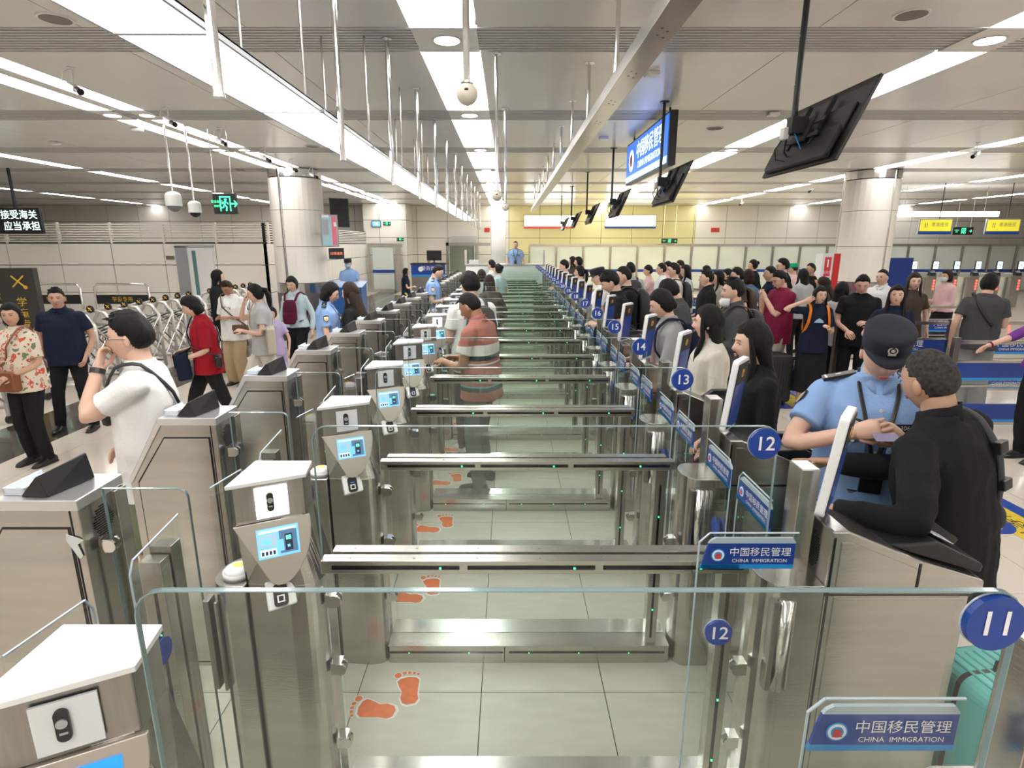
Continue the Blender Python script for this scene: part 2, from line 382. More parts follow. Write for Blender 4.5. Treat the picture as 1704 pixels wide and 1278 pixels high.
# frosted partition on the right
gp = thing('glass_partition', 'long frosted glass partition with steel posts across the hall end', 'partition', (0, 26, 0))
zt = 2.08; n = 21
MB().box(.9, -.03, zt-.1, 25.5, .05, zt).build('top_rail', steel, gp); MB().box(.9, -.03, 0, 25.5, .05, .1).build('bottom_rail', steel, gp)
for i in range(n):
    x = .9+i*1.2; MB().box(x-.04, -.05, 0, x+.04, .06, zt-.05).build('post', steel, gp)
    MB().box(x+.05, 0, .1, x+1.15, .02, zt-.1).build('frosted_pane', frost, gp); MB().box(x+.05, -.006, .86, x+1.15, -.001, .98).build('blue_band', blue, gp)
# columns
def column(px, ytop, Y, r, lab, slot):
    X = at(px, 400, Y=Y).x; t = thing('column', lab, 'column', (X, Y, 0)); t['kind'] = 'structure'
    MB().cyl((0, 0, 0), (0, 0, CEIL), r-.05, n=24).build('core', mat('slot_dark', (.12, .11, .10), .4, .5), t)
    def shell(a0, a1, r0, r1, z0, z1, m, nm):
        k = 10; mb = MB(); rs = []
        for i in range(k+1):
            a = a0+(a1-a0)*i/k; rs.append([(r0*cos(a), r0*sin(a), z0), (r1*cos(a), r1*sin(a), z0), (r1*cos(a), r1*sin(a), z1), (r0*cos(a), r0*sin(a), z1)])
        mb.rings([[Vector(p) for p in q] for q in rs]); mb.build(nm, m, t, smooth=False)
    for q in range(3):
        a0 = slot+q*2*pi/3+.06; a1 = slot+(q+1)*2*pi/3-.06
        for z0, z1 in [(1.14, 2.0), (2.0, 2.85), (2.85, 3.58)]: shell(a0, a1, r-.03, r, z0+.005, z1-.005, panelw, 'clad_panel')
        shell(a0, a1, r-.03, r+.005, .9, 1.13, steel_lt, 'steel_band'); shell(a0, a1, r-.03, r+.01, 0, .9, granite2, 'granite_base')
        shell(a0, a1, r-.03, r+.002, 3.6, 3.78, steel_lt, 'steel_collar')
        sa = slot+q*2*pi/3; MB().tube([((r-.02)*cos(sa), (r-.02)*sin(sa), 0), ((r-.02)*cos(sa), (r-.02)*sin(sa), 3.78)], .018, 8, rnd=False).build('slot_strip', steel_lt, t)
    return X
cxl = column(499, 285, 14.6, .62, 'cream clad round column with granite foot left of the gates', -pi/2-.28)
cxr = column(1438, 285, 14.9, .62, 'cream clad round column with granite foot behind the queue', -pi/2+.32)
# ------------------------------------------------ gates
NUM = ['eleven', 'twelve', 'thirteen', 'fourteen', 'fifteen', 'sixteen', 'seventeen', 'eighteen', 'nineteen', 'twenty', 'twenty-one', 'twenty-two', 'twenty-three', 'twenty-four', 'twenty-five', 'twenty-six', 'twenty-seven', 'twenty-eight', 'twenty-nine']
NL = 19
Y0 = .805
def clamp_mb(x, z, sx):     # round glass clamp reaching out from a body
    m = MB(); m.box(min(x, x+sx*.035), -.012, z-.022, max(x, x+sx*.035), .03, z+.022)
    m.prism([(x+sx*.03+.022*cos(a), z+.022*sin(a)) for a in [i*pi/6 for i in range(12)]], 'y', -.014, -.006)
    m.prism([(x+sx*.03+.022*cos(a), z+.022*sin(a)) for a in [i*pi/6 for i in range(12)]], 'y', .010, .018); return m
def sign_plate(w=.285, h=.085, top=.018):
    m = MB(); m.prism([(-w/2, -h/2), (w/2, -h/2), (w/2, h/2), (-w/2+.02, h/2)], 'y', -.004, .004, 0)   # x along plate, y thickness
    m.prism([(-w/2, -h/2), (w/2, -h/2), (w/2, -h/2+.014), (-w/2+.003, -h/2+.014)], 'y', -.005, .005, 1)
    m.prism([(-w/2+.02, h/2), (w/2, h/2), (w/2, h/2+.004), (w/2-.01, h/2+top), (-w/2+.04, h/2+top), (-w/2+.026, h/2+top*.5)], 'y', -.004, .004, 2)
    for sgn in (1, -1):
        M = frameM((0, -.0055*sgn, 0), (sgn, 0, 0), (0, 0, 1))
        old = m.M; m.M = M; dx = -.065
        emblem(m, Matrix.Translation((dx-.027, .004, 0)), .021, (4, 3, 5))
        m.mesh(text('中国移民管理', .0315), Matrix.Translation((.036, .013, .0006)), 3)
        m.mesh(text('CHINA  IMMIGRATION', .0165), Matrix.Translation((.036, -.015, .0006)), 3)
        m.M = old
    return m
PLM = [blue, blue_l, acrylic, ltxt, blue_l, red]
plate_me = sign_plate().data('sign_plate', PLM)
def number_disc(n, r=.048):
    m = MB(); m.disc((0, .006, 0), (0, -1, 0), r*1.03, .003, 32, 2); m.disc((0, .0035, 0), (0, -1, 0), r, .012, 32, 0)
    m.mesh(text(n, .062, .0006), frameM((0, -.0095, 0), (1, 0, 0), (0, 0, 1)), 1); return m
def gate_glass(x0, x1, z0, z1, r=.05, side='both'):
    w, h = x1-x0, z1-z0; cs = {'both': (0, 1, 1, 0), 'r': (0, 1, 0, 0), 'l': (0, 0, 1, 0), 'none': (0, 0, 0, 0)}[side]
    pts = [(x0+w/2+a, z0+h/2+b) for a, b in rrect(w, h, r, 4, cs)]; return pts
def pane(nm, pts, par, axis='y', t=.010, edge=True, loc=None):
    # clear pane with a brighter polished rim: rim is a thin closed strip round the edge
    m = MB(); m.prism(pts, axis, -t/2, t/2, 0)
    n = len(pts); cx = sum(p[0] for p in pts)/n; cy = sum(p[1] for p in pts)/n
    o = m.build(nm, glass, par)
    if loc: o.location = loc
    if edge:
        r = MB(); ring = []
        for p in pts:
            v = Vector((cx-p[0], cy-p[1])); q = (p[0]+math.copysign(.002, v.x), p[1]+math.copysign(.002, v.y))
            if axis == 'y': ring.append([Vector((p[0], -t/2-.0004, p[1])), Vector((p[0], t/2+.0004, p[1])), Vector((q[0], t/2+.0004, q[1])), Vector((q[0], -t/2-.0004, q[1]))])
            else: ring.append([Vector((-t/2-.0004, p[0], p[1])), Vector((t/2+.0004, p[0], p[1])), Vector((t/2+.0004, q[0], q[1])), Vector((-t/2-.0004, q[0], q[1]))])
        zmin = min(p[1] for p in pts)
        i0 = max(range(n), key=lambda i: (pts[i][1] < zmin+.001, pts[i][0]))
        ring = ring[i0:]+ring[:i0]
        r.rings(ring, 0, True); e = r.build('polished_edge', glass_edge, o)
    return o
def flap(par, hinge, rz, w, numbered, sgn):
    # hinge: location of the hinge; flap extends along local +x for w
    f = thing('flap', None, None, hinge, rz); f.parent = par
    pts = [(.02, .25), (w, .25), (w, 1.17), (w-.03, 1.20), (.02, 1.20)] if numbered else [(.02, .25), (w, .25), (w, 1.16), (w-.02, 1.195), (.02, 1.22)]
    m = MB(); m.prism(pts, 'y', -.005, .005); g = m.build('flap_glass', glass, f)
    e = MB()
    for a, b in zip(pts[1:], pts[2:]): e.tube([(a[0], 0, a[1]), (b[0], 0, b[1])], .0032, 6, rnd=False)
    e.build('glass_rim', acrylic, f)
    if numbered:
        o = bpy.data.objects.new('sign_plate', plate_me); COL.objects.link(o); o.parent = f; o.location = (w/2+.01, 0, 1.125)
        if sgn < 0: o.rotation_euler = (0, 0, pi)
    return f
divs = {}
def make_barrier():
    t = thing('glass_barrier', 'x', 'barrier', (0, Y0, 0))
    # base with two top plates
    MB().box(-.60, -.03, 0, .80, .18, .095).build('base', steel, t, bevel=.002)
    MB().box(-.605, -.032, .095, .80, .068, .10).build('base_plate', steel, t); MB().box(-.605, .072, .095, .80, .18, .10).build('base_plate', steel_lt, t)
    for a, b in [(-.60, -.03), (.0, .78)]:
        MB().box(a, -.034, .058, b, -.029, .066).build('sensor_strip', led_bk, t)
    MB().box(-.025, -.0335, .01, -.02, -.0295, .09).build('joint', led_bk, t)
    g = MB()
    for x in (-.5, -.2, .1, .35, .6): g.box(x-.0025, -.036, .060, x+.0025, -.033, .064)
    g.build('indicator_light', led_g, t)
    # handrail
    MB().box(-.59, -.05, 1.045, .755, -.008, 1.09).box(-.57, .008, 1.045, .735, .05, 1.09).box(-.58, -.008, 1.045, .745, .008, 1.075).build('rail', steel, t, bevel=.002)
    for a, b in [(-.555, -.155), (-.13, .27), (.295, .735)]: MB().box(a, -.0525, 1.061, b, -.048, 1.074).build('sensor_strip', led_bk, t)
    g = MB()
    for x in (-.215, .205, .60): g.box(x-.003, -.055, 1.064, x+.003, -.052, 1.070)
    g.build('indicator_light', led_g, t)
    g = MB()
    for x in (-.5, -.3, -.1, .1, .3, .5, .65): g.disc((x, -.03, 1.09), (0, 0, 1), .004, .0015, 8); g.disc((x, .03, 1.09), (0, 0, 1), .004, .0015, 8)
    g.build('screw_heads', steel_dk, t)
    pane('glass_pane', gate_glass(-.600, .82, 1.07, 1.517, .045), t)
    pane('lower_glass', gate_glass(-.56, .69, .12, 1.04, .01, 'none'), t, edge=False)
    p = MB().box(.68, -.02, .095, .735, .03, 1.045).build('led_post', steel, t, bevel=.002)
    MB().box(.702, -.0225, .14, .712, -.0195, .96).build('sensor_strip', led_bk, p)
    g = MB()
    for z in (.3, .55, .8): g.box(.7045, -.026, z-.003, .7095, -.022, z+.003)
    g.build('indicator_light', led_g, p)
    for x, z, s in [(-.600, .66, 1), (-.600, .36, 1), (-.600, .92, 1), (.80, .66, -1), (.80, .36, -1)]:
        clamp_mb(x, z, s).build('glass_clamp', chrome, t)
    return t
def make_entry():
    t = thing('entry_cabinet', 'x', 'gate cabinet', (0, Y0, 0))
    pts = [(1.0, .0), (1.0, 1.19), (1.05, 1.19), (1.30, 1.085), (1.50, 1.02), (1.50, .985), (1.46, .97), (1.46, 0)]
    MB().prism(pts, 'y', -.05, .16).build('body', steel, t, bevel=.006)
    MB().prism([(1.03, 1.02), (1.03, 1.155), (1.06, 1.155), (1.275, 1.065), (1.275, 1.02), (1.27, 1.0), (1.03, 1.0)], 'y', -.0535, -.048).build('upper_panel', steel, t, bevel=.001)
    MB().prism([(1.03, .04), (1.03, .965), (1.43, .965), (1.43, .04)], 'y', -.0535, -.048).build('lower_panel', steel, t, bevel=.001)
    MB().box(1.0, -.0525, .968, 1.46, -.048, .975).box(1.005, -.0525, 0.0, 1.012, -.048, 1.17).box(1.284, -.0525, .99, 1.291, -.048, 1.08).build('panel_joint', led_bk, t)
    # rounded pedestal facing the lane
    q = [(1.0, -.05), (1.0, .16), (.86, .16)]+[(.86+.06*cos(a)-.0, .06+.10*sin(a)) for a in [R(90+180*i/10) for i in range(11)]][1:-1]+[(.86, -.05)]
    q = [(1.0, .16)]+[(.88+.07*cos(R(90+180*i/12)), .055+.105*sin(R(90+180*i/12))) for i in range(13)]+[(1.0, -.05)]
    MB().prism(q, 'z', 0, 1.0).build('pedestal', steel, t, bevel=.003)
    MB().box(.838, -.062, .62, .858, -.02, .95).box(.905, -.062, .62, .912, -.048, .95).build('hinge_cover', steel_dk, t, bevel=.003)
    MB().cyl((.885, -.045, .62), (.885, -.045, .95), .024, n=14).build('hinge_barrel', steel_lt, t, smooth=True)
    g = MB()
    for i in range(9):
        for j in range(15):
            y = -.02+i*.010; z = 1.08+j*.0088-.06
            if ((i-4)/4.6)**2+((j-7)/7.4)**2 < 1: g.box(.9985, y+.0+.03, z, .9995, y+.0045+.03, z+.004)
    g.build('speaker_grille', led_bk, t)
    # angled screen on its mount
    MB().box(.925, .035, .98, .985, .12, 1.36).build('screen_mount', steel, t, bevel=.003)
    a = R(53); ux = Vector((cos(a), sin(a), 0))*.5
    tb = thing('passenger_screen', None, None, (1.03, .07, 1.215)); tb.parent = t; tb.rotation_euler = (R(0), 0, R(53)-pi); tb.rotation_euler = Matrix.Rotation(R(53), 3, 'Z').to_euler()
    # local x = width direction, y = thickness (screen side is -y), leaning back by 7 degrees
    m = MB(); m.M = Matrix.Rotation(R(6), 4, 'X'); m.prism([(x, z+.165) for x, z in rrect(.17, .34, .018)], 'y', -.012, .016, 0); m.build('housing', white, tb, bevel=.004)
    m = MB(); m.M = Matrix.Rotation(R(6), 4, 'X'); m.box(-.074, -.0145, .012, .074, -.0118, .318, 0).box(-.074, -.016, .012, .074, -.0142, .22, 1).box(-.074, -.016, .222, .074, -.0142, .318, 2)
    emblem(m, Matrix(frameM((0, -.0165, .27), (1, 0, 0), (0, 0, 1))), .02, (3, 3, 4)); m.build('screen_glass', [black, scr_dark, blackm, gold, red], tb)
    m = MB(); m.M = Matrix.Rotation(R(6), 4, 'X')
    for i in range(7): m.box(.05+0*i, .0155, .17+i*.009, .078, .0175, .174+i*.009)
    m.build('vent_slots', blackm, tb)
    # passport reader
    rd = MB(); rd.prism([(1.20, 1.125), (1.30, 1.13), (1.36, 1.135), (1.52, 1.055), (1.515, 1.025), (1.30, 1.09)], 'y', -.015, .15); rd.build('document_reader', black, t, bevel=.008)
    m = MB(); m.M = frameM((1.41, .065, 1.117), (0, 1, 0), (-.894, 0, .447)); m.box(-.04, -.05, 0, .04, .05, .003, 0).box(-.032, -.04, .003, .032, .04, .0045, 1)
    for i in range(5): m.box(-.024, -.03+i*.013, .0045, .02, -.026+i*.013, .0052, 2)
    m.build('reader_window', [blackm, mat('reader_white', (.6, .62, .62), .2, emit=.3), frame_g], bpy.data.objects[rd and t.children[-1].name])
    m = MB(); m.prism([(1.22, 1.12), (1.28, 1.165), (1.40, 1.165), (1.54, 1.07), (1.52, 1.04), (1.30, 1.09)], 'y', .12, .165); m.build('reader_hood', black, t, bevel=.006)
    return t
def make_kiosk():
    t = thing('camera_kiosk', 'x', 'camera kiosk', (0, Y0, 0))
    foot = [(-.847, -.075), (-.64, .03), (-.658, .14), (-.847, .14)]
    MB().prism([(-.836, -.055), (-.652, .035), (-.665, .135), (-.836, .135)], 'z', 1.21, 1.337).build('head', steel_dk, t, bevel=.003)
    MB().prism(foot, 'z', 1.337, 1.35).build('top_plate', steel_wh, t, bevel=.002)
    col = [(-.838, -.03), (-.70, -.045)]+[(-.665+.06*cos(a), .02+.06*sin(a)) for a in [R(-75+i*15) for i in range(9)]]+[(-.615, .135), (-.838, .135)]
    MB().prism(col, 'z', 0, 1.0).build('column_body', steel, t, bevel=.003)
    col2 = [(-.836, -.055), (-.72, .003)]+[(-.705+.006*k, .010+.0028*k) for k in range(8)]+[(-.658, .055), (-.665, .135), (-.836, .135)]
    m = MB(); m.rings([[Vector((x, y, 1.0)) for x, y in col], [Vector((x, y, 1.215)) for x, y in col2]]); m.build('neck', steel, t)
    MB().box(-.8365, -.0335, .02, -.833, -.028, 1.2).build('panel_joint', led_bk, t)
    # face frame: right vector along the front face, tilted plate
    rv = Vector((.184, .090, 0)).normalized(); nv = Vector((rv.y, -rv.x, 0)); C0 = Vector((-.744, -.010, 0))
    def FM(z, out=0, tilt=0):
        up = (Vector((0, 0, 1))*cos(tilt)+nv*sin(tilt)); return frameM(C0+nv*out+Vector((0, 0, z)), rv, up)
    m = MB(); m.M = FM(1.273, .004); m.box(-.042, -.048, 0, .052, .048, .005); lp = m.build('face_light', ringlit, t); 
    m = MB(); m.M = FM(1.277, .009); m.prism([(x, y) for x, y in rrect(.021, .062, .0104)], 'z', 0, .006, 0); m.disc((0, .006, .006), (0, 0, 1), .0085, .003, 16, 1); m.box(-.006, -.016, .006, .006, -.012, .007, 1); m.build('face_camera', [black, frame_g], t)
    # tapering panel carrying the screen
    tl = R(-15); m = MB(); m.M = FM(1.213, .010, tl)
    U = [(-.112, 0), (.112, 0), (.113, -.03), (.109, -.065), (.100, -.10), (.085, -.135), (.064, -.168), (.042, -.190), (.018, -.203), (-.004, -.203), (-.022, -.190), (-.035, -.165)]
    m.prism(U[::-1], 'z', -.01, .004); m.build('screen_panel', mat('beige_steel', (.50, .46, .41), .32, .7), t, bevel=.002)
    m = MB(); m.M = FM(1.213, .0145, tl); m.box(-.050, -.112, 0, .072, -.020, .002, 0); m.box(-.044, -.078, .002, .006, -.040, .0026, 1).box(.014, -.104, .002, .066, -.032, .0026, 2).box(.030, -.098, .0026, .052, -.046, .003, 3).box(.034, -.064, .003, .048, -.052, .0034, 6).box(.036, -.088, .003, .044, -.080, .0034, 0).box(.014, -.096, .0026, .026, -.060, .003, 5)
    m.box(-.044, -.034, .002, .066, -.026, .0026, 4).box(-.044, -.106, .002, .004, -.084, .0026, 4).box(-.036, -.072, .0026, -.010, -.050, .003, 5)
    for q_ in range(4): m.box(-.040+q_*.011, -.102, .0026, -.033+q_*.011, -.090, .003, 3)
    m.build('screen', [scr_mid, mat('screen_photo', (.35, .5, .6), .3, emit=.35), mat('screen_photo_dark', (.1, .2, .35), .3, emit=.2), mat('screen_ink', (.02, .04, .08), .3), mat('screen_pale', (.6, .8, .95), .3, emit=.5), scr_mid, led_g], t)
    # fingerprint reader
    m = MB(); m.M = FM(.985, .062, R(-32)); m.prism([(-.042, .045), (.042, .045), (.046, -.038), (-.04, -.045)][::-1], 'z', -.03, .004, 0); fr = m.build('fingerprint_reader', white, t, bevel=.006)
    m = MB(); m.M = FM(.985, .067, R(-32)); m.prism(rrect(.042, .068, .012), 'z', 0, .004, 0); m.box(-.011, -.022, .004, .011, 0, .006, 1); m.box(-.007, -.018, .006, .007, -.004, .0066, 0); m.box(-.008, .008, .004, .008, .0105, .005, 2)
    m.build('sensor_window', [black, ltxt, scr_blue], fr)
    m = MB(); m.M = FM(.985, .03, 0); m.box(-.035, -.05, -.04, .035, .0, .03); m.build('reader_bracket', white, t, bevel=.006)
    # side pedestal with a dome lamp
    q = [(-.838, -.05)]+[(-.90+.06*cos(R(-90-180*i/10)), .04+.09*sin(R(-90-180*i/10))) for i in range(11)]+[(-.838, .13)]
    MB().prism(q, 'z', 0, 1.0).build('side_pedestal', steel, t, bevel=.003)
    MB().box(-.975, -.055, .62, -.955, -.01, .95).box(-.935, -.062, .62, -.925, -.045, .95).build('hinge_cover', steel_dk, t, bevel=.003)
    m = MB(); m.disc((-.885, .02, 1.0), (0, 0, 1), .048, .018, 24, 0); m.ell((-.885, .02, 1.018), (.044, .044, .02), 18, 8, 0); m.ell((-.883, .02, 1.034), (.020, .016, .008), 12, 6, 1)
    m.build('card_sensor', [white, mat('amber_cap', (.85, .55, .1), .3, emit=.3)], t, smooth=True)
    return t
def make_exit():
    t = thing('exit_cabinet', 'x', 'gate cabinet', (0, Y0, 0))
    body = [(-1.74, 0), (-1.74, .99), (-1.565, 1.265), (-1.315, 1.265), (-1.315, 0)]
    MB().prism(body, 'y', -.05, .15).build('body', steel, t, bevel=.003)
    MB().prism([(-1.745, .985), (-1.745, 1.0), (-1.57, 1.297), (-1.31, 1.297), (-1.31, 1.262), (-1.56, 1.262), (-1.73, .985)], 'y', -.055, .155).build('top_cover', mat('satin_steel', (.70, .70, .70), .28, .85), t, bevel=.003)
    MB().prism([(-1.70, .03), (-1.70, .985), (-1.555, 1.20), (-1.355, 1.20), (-1.355, .03)], 'y', -.0535, -.049).build('front_panel', steel, t, bevel=.001)
    MB().prism([(-1.705, .02), (-1.705, .99), (-1.557, 1.207), (-1.348, 1.207), (-1.348, .02)], 'y', -.0515, -.0495).build('panel_joint', led_bk, t)
    MB().box(-1.3435, -.052, 0, -1.340, -.049, 1.26).build('panel_joint', led_bk, t)
    m = MB(); m.prism([(-1.50, 1.297), (-1.385, 1.297), (-1.385, 1.39), (-1.395, 1.39), (-1.49, 1.31)], 'y', -.03, .115, 0); 
    m = MB(); m.add([(-1.50, -.03, 1.298), (-1.41, -.035, 1.298), (-1.375, .12, 1.298), (-1.47, .13, 1.298), (-1.445, -.03, 1.36), (-1.43, -.035, 1.368), (-1.39, .12, 1.385), (-1.40, .125, 1.385)],
                    [(0, 3, 2, 1), (0, 1, 5, 4), (1, 2, 6, 5), (2, 3, 7, 6), (3, 0, 4, 7), (4, 5, 6, 7)]); m.build('scanner_hood', black, t, bevel=.003)
    m = MB(); m.box(-1.56, -.02, 1.298, -1.49, .13, 1.306); m.box(-1.56, -.02, 1.306, -1.555, .13, 1.322).box(-1.495, -.02, 1.306, -1.49, .13, 1.322).box(-1.56, -.02, 1.306, -1.49, -.015, 1.322)
    for i in range(12): m.box(-1.553, -.008+i*.0115, 1.306, -1.497, -.004+i*.0115, 1.312)
    m.build('clear_tray', mat('clear_plastic', (.75, .82, .88), .15), t)
    g = MB()
    for i in range(11):
        for j in range(13):
            if ((i-5)/5.2)**2+((j-6)/6.2)**2 < 1: g.box(-1.3155, .0+i*.0085, 1.13+j*.0085, -1.3125, .0046+i*.0085, 1.1346+j*.0085)
    g.build('speaker_grille', led_bk, t)
    MB().box(-1.3155, .095, 0, -1.30, .15, 1.26).build('side_fin', steel, t, bevel=.002)
    for z in (1.12, .62): clamp_mb(-1.30, z, 1).build('glass_clamp', chrome, t)
    pane('wing_glass', gate_glass(-1.29, -1.02, .12, 1.30, .03, 'r'), t, loc=(0, .03, 0))
    p = MB().box(-1.16, -.05, 0, -1.09, .0, 1.085).build('post', steel, t, bevel=.002)
    MB().box(-1.155, .005, 0, -1.085, .06, 1.11).build('post', steel_dk, t, bevel=.002)
    MB().box(-1.125, -.0525, .1, -1.117, -.049, .98).build('sensor_strip', led_bk, p)
    MB().box(-1.123, -.0545, .82, -1.119, -.052, .828).build('indicator_light', led_g, p)
    MB().box(-1.74, -.03, 0, -.99, .16, .05).build('base', steel, t)
    return t
protos = [make_barrier(), make_entry(), make_kiosk(), make_exit()]
for k in range(NL):
    w = NUM[k]
    for i, pr in enumerate(protos):
        o = pr if k == 0 else copytree(pr)
        o.location = (0, Y0+P*k, 0); divs[(i, k)] = o
        o['label'] = [f'stainless rail and glass barrier under the blue disc reading {w}', f'steel entry cabinet with angled screen next to blue disc {w}',
                      f'white topped camera kiosk at the end of barrier {w}', f'sloping steel exit cabinet with black scanner hood in line with barrier {w}'][i]
        o['group'] = ['glass barriers of the gates', 'entry cabinets of the gates', 'camera kiosks of the gates', 'exit cabinets of the gates'][i]
for k in range(NL):
    nd = number_disc(str(11+k)).build('number_disc', [blue, ltxt, acrylic], divs[(0, k)]); nd.location = (.777, -.004, 1.462)
MB().prism([(-1.362, 1.185), (-1.335, 1.175), (-1.31+.0, 1.165), (-1.332, 1.15), (-1.322, 1.11), (-1.334, 1.10), (-1.366, 1.165)], 'y', -.0548, -.0535).build('torn_sticker', stkw, divs[(3, 1)])
rme = None; rv = Vector((.184, .090, 0)).normalized(); nv = Vector((rv.y, -rv.x, 0))
for k in range(NL):      # only a few face lamps are switched on; the nearest screen is plain blue
    for ch in divs[(2, k)].children:
        if ch.name.startswith('face_light') and k not in (1, 6):
            if rme is None: rme = ch.data.copy(); rme.materials[0] = ringoff
            ch.data = rme
        if ch.name.split('.')[0] == 'screen' and k == 0:
            m = MB(); m.M = frameM(Vector((-.744, -.010, 1.213))+nv*.0145, rv, Vector((0, 0, 1))*cos(R(15))-nv*sin(R(15))); m.box(-.050, -.112, 0, .072, -.020, .002); ch.data = m.data('screen', scr_blue)
EN = [0]
for k in range(NL-1):     # swing flaps of the lane between divider k and k+1
    a = divs[(1, k)]; b = divs[(1, k+1)]
    if k == 0:
        f1 = flap(a, (.90, .12, 0), pi, .32, True, -1); f2 = flap(b, (.90, -.075, 0), pi, .32, True, -1)
        nd = number_disc('12', .042).build('number_disc', [blue, ltxt, acrylic], f2); nd.location = (.245, .02, .87); nd.rotation_euler = (0, 0, pi)
    elif k < 13:
        f1 = flap(a, (.90, .13, 0), pi/2, .30, True, -1); f2 = flap(b, (.90, -.035, 0), -pi/2, .30, True, 1)
        m = MB().disc((.22, .012, .87), (0, 1, 0), .042, .004, 20).disc((.22, -.012, .87), (0, -1, 0), .042, .004, 20).build('number_disc', blue, f2)
    a = divs[(3, k)]; b = divs[(3, k+1)]
    if k < 10:
        f3 = flap(a, (-1.05, .19, 0), pi/2, .27, False, 1); f4 = flap(b, (-1.05, .03, 0), -pi/2, .27, False, 1)
        MB().disc((.20, .008, .86), (0, 1, 0), .042, .003, 20).disc((.20, -.008, .86), (0, -1, 0), .042, .003, 20).build('number_disc', blue, f4)
# footprint stickers in the lanes
def foot_pts(s=1):
    o = [(-.030, -.10), (-.036, -.06), (-.028, -.02), (-.038, .02), (-.044, .06), (-.030, .078), (0, .084), (.030, .072), (.042, .05), (.036, .0), (.030, -.05), (.032, -.09), (.018, -.115), (-.012, -.118)]
    o = [(x*s*1.22, y*s*.86) for x, y in o]; return o
def footprint(flip):
    m = MB(); s = -1 if flip else 1
    for grow, z, mi in [(1.14, .001, 0), (1.0, .0016, 1)]:
        pts = [(x*grow*s, y*grow) for x, y in foot_pts()]
        if s < 0: pts = pts[::-1]
        m.prism(pts[::-1], 'z', z, z+.0006, mi)
        for i, (x, y, r) in enumerate([(-.040, .108, .017), (-.014, .118, .0105), (.006, .116, .0095), (.024, .108, .0085), (.040, .096, .0075)]):
            m.disc((x*s*1.22, y*.86, z), (0, 0, 1), r*(1.0 if mi else 1.28), .0006, 16, mi)
    return m.data('footprint', [stkw, orange])
fm = [footprint(True), footprint(False)]
for k in range(1, 8):
    t = thing('footprint_sticker', f'pair of orange footprint stickers on the lane floor before barrier {NUM[k+1]}', 'floor sticker', (0, Y0+P*k, .0), group='orange footprint stickers')
    for j, (x, y, a) in enumerate([(-.615, .535, 80), (-.475, .665, 12)]):
        o = bpy.data.objects.new('footprint', fm[j]); COL.objects.link(o); o.parent = t; o.location = (x, y-.02, 0); o.rotation_euler = (0, 0, R(a))
# bare ceiling rods
n = 0
for i in range(13):
    y = 2.3+1.63*i; t = MB().cyl((-1.07, y, 2.58), (-1.07, y, CEIL), .019, n=12, m=0).disc((-1.07, y, CEIL-.006), (0, 0, 1), .045, .006, 16, 0).tube([(-1.07, y, 2.578), (-1.07, y, 2.59)], .022, 12, rnd=False)
    t.build('ceiling_rod', chrome, smooth=False, label='bare polished steel rod hanging above the kiosks, '+ORD[i]+' from the front', cat='rod', group='bare hanging rods')
# ------------------------------------------------ hung fittings
t = thing('ceiling_beam', 'long steel cable channel hung on rods below the ceiling', 'beam', (.80, 0, 3.12))
MB().box(-.075, -1, 0, .075, 20, .09).build('channel', steel_lt if 0 else steel, t, bevel=.003)
m = MB()
for i in range(26):
    for j, k in ((0, 0), (.05, 1), (.1, 0), (.14, 1)): m.disc((-.02+.04*k, 1.0+i*.75+j, 0), (0, 0, -1), .007, .0006, 8)
m.build('fixing_holes', blackm, t, kind='stuff')
for i in range(13):
    y = .05+1.55*i; MB().cyl((0, y, .09), (0, y, CEIL-3.12), .017, n=10).disc((0, y, CEIL-3.125), (0, 0, 1), .05, .005, 14).build('hanger_rod', steel_lt, t)
def ballrod(x, y, z, lab, r=.05, rr=.016):
    t = thing('ceiling_camera', lab, 'camera', (x, y, z), group='ball cameras on rods')
    MB().ell((0, 0, 0), (r, r, r), 20, 12).build('ball_housing', mat('cream_plastic', (.72, .66, .55), .3), t, smooth=True)
    MB().ell((0, -r*.82, .01), (.012, .012, .008), 10, 6).build('lens', black, t)
    MB().cyl((0, 0, r*.9), (0, 0, CEIL-z), rr, n=12).disc((0, 0, r*.9), (0, 0, 1), .03, .008, 14).disc((0, 0, CEIL-z-.01), (0, 0, 1), .05, .01, 14).build('rod', steel_lt, t)
ballrod(-.195, 2.9, 2.73, 'cream ball camera on a thick rod, nearest to the bright ceiling strip')
ballrod(-.12, 5.95, 2.52, 'small cream ball camera on a long thin rod over the middle gates')
ballrod(-.05, 8.2, 2.55, 'cream ball camera on a rod, farthest along the gates')
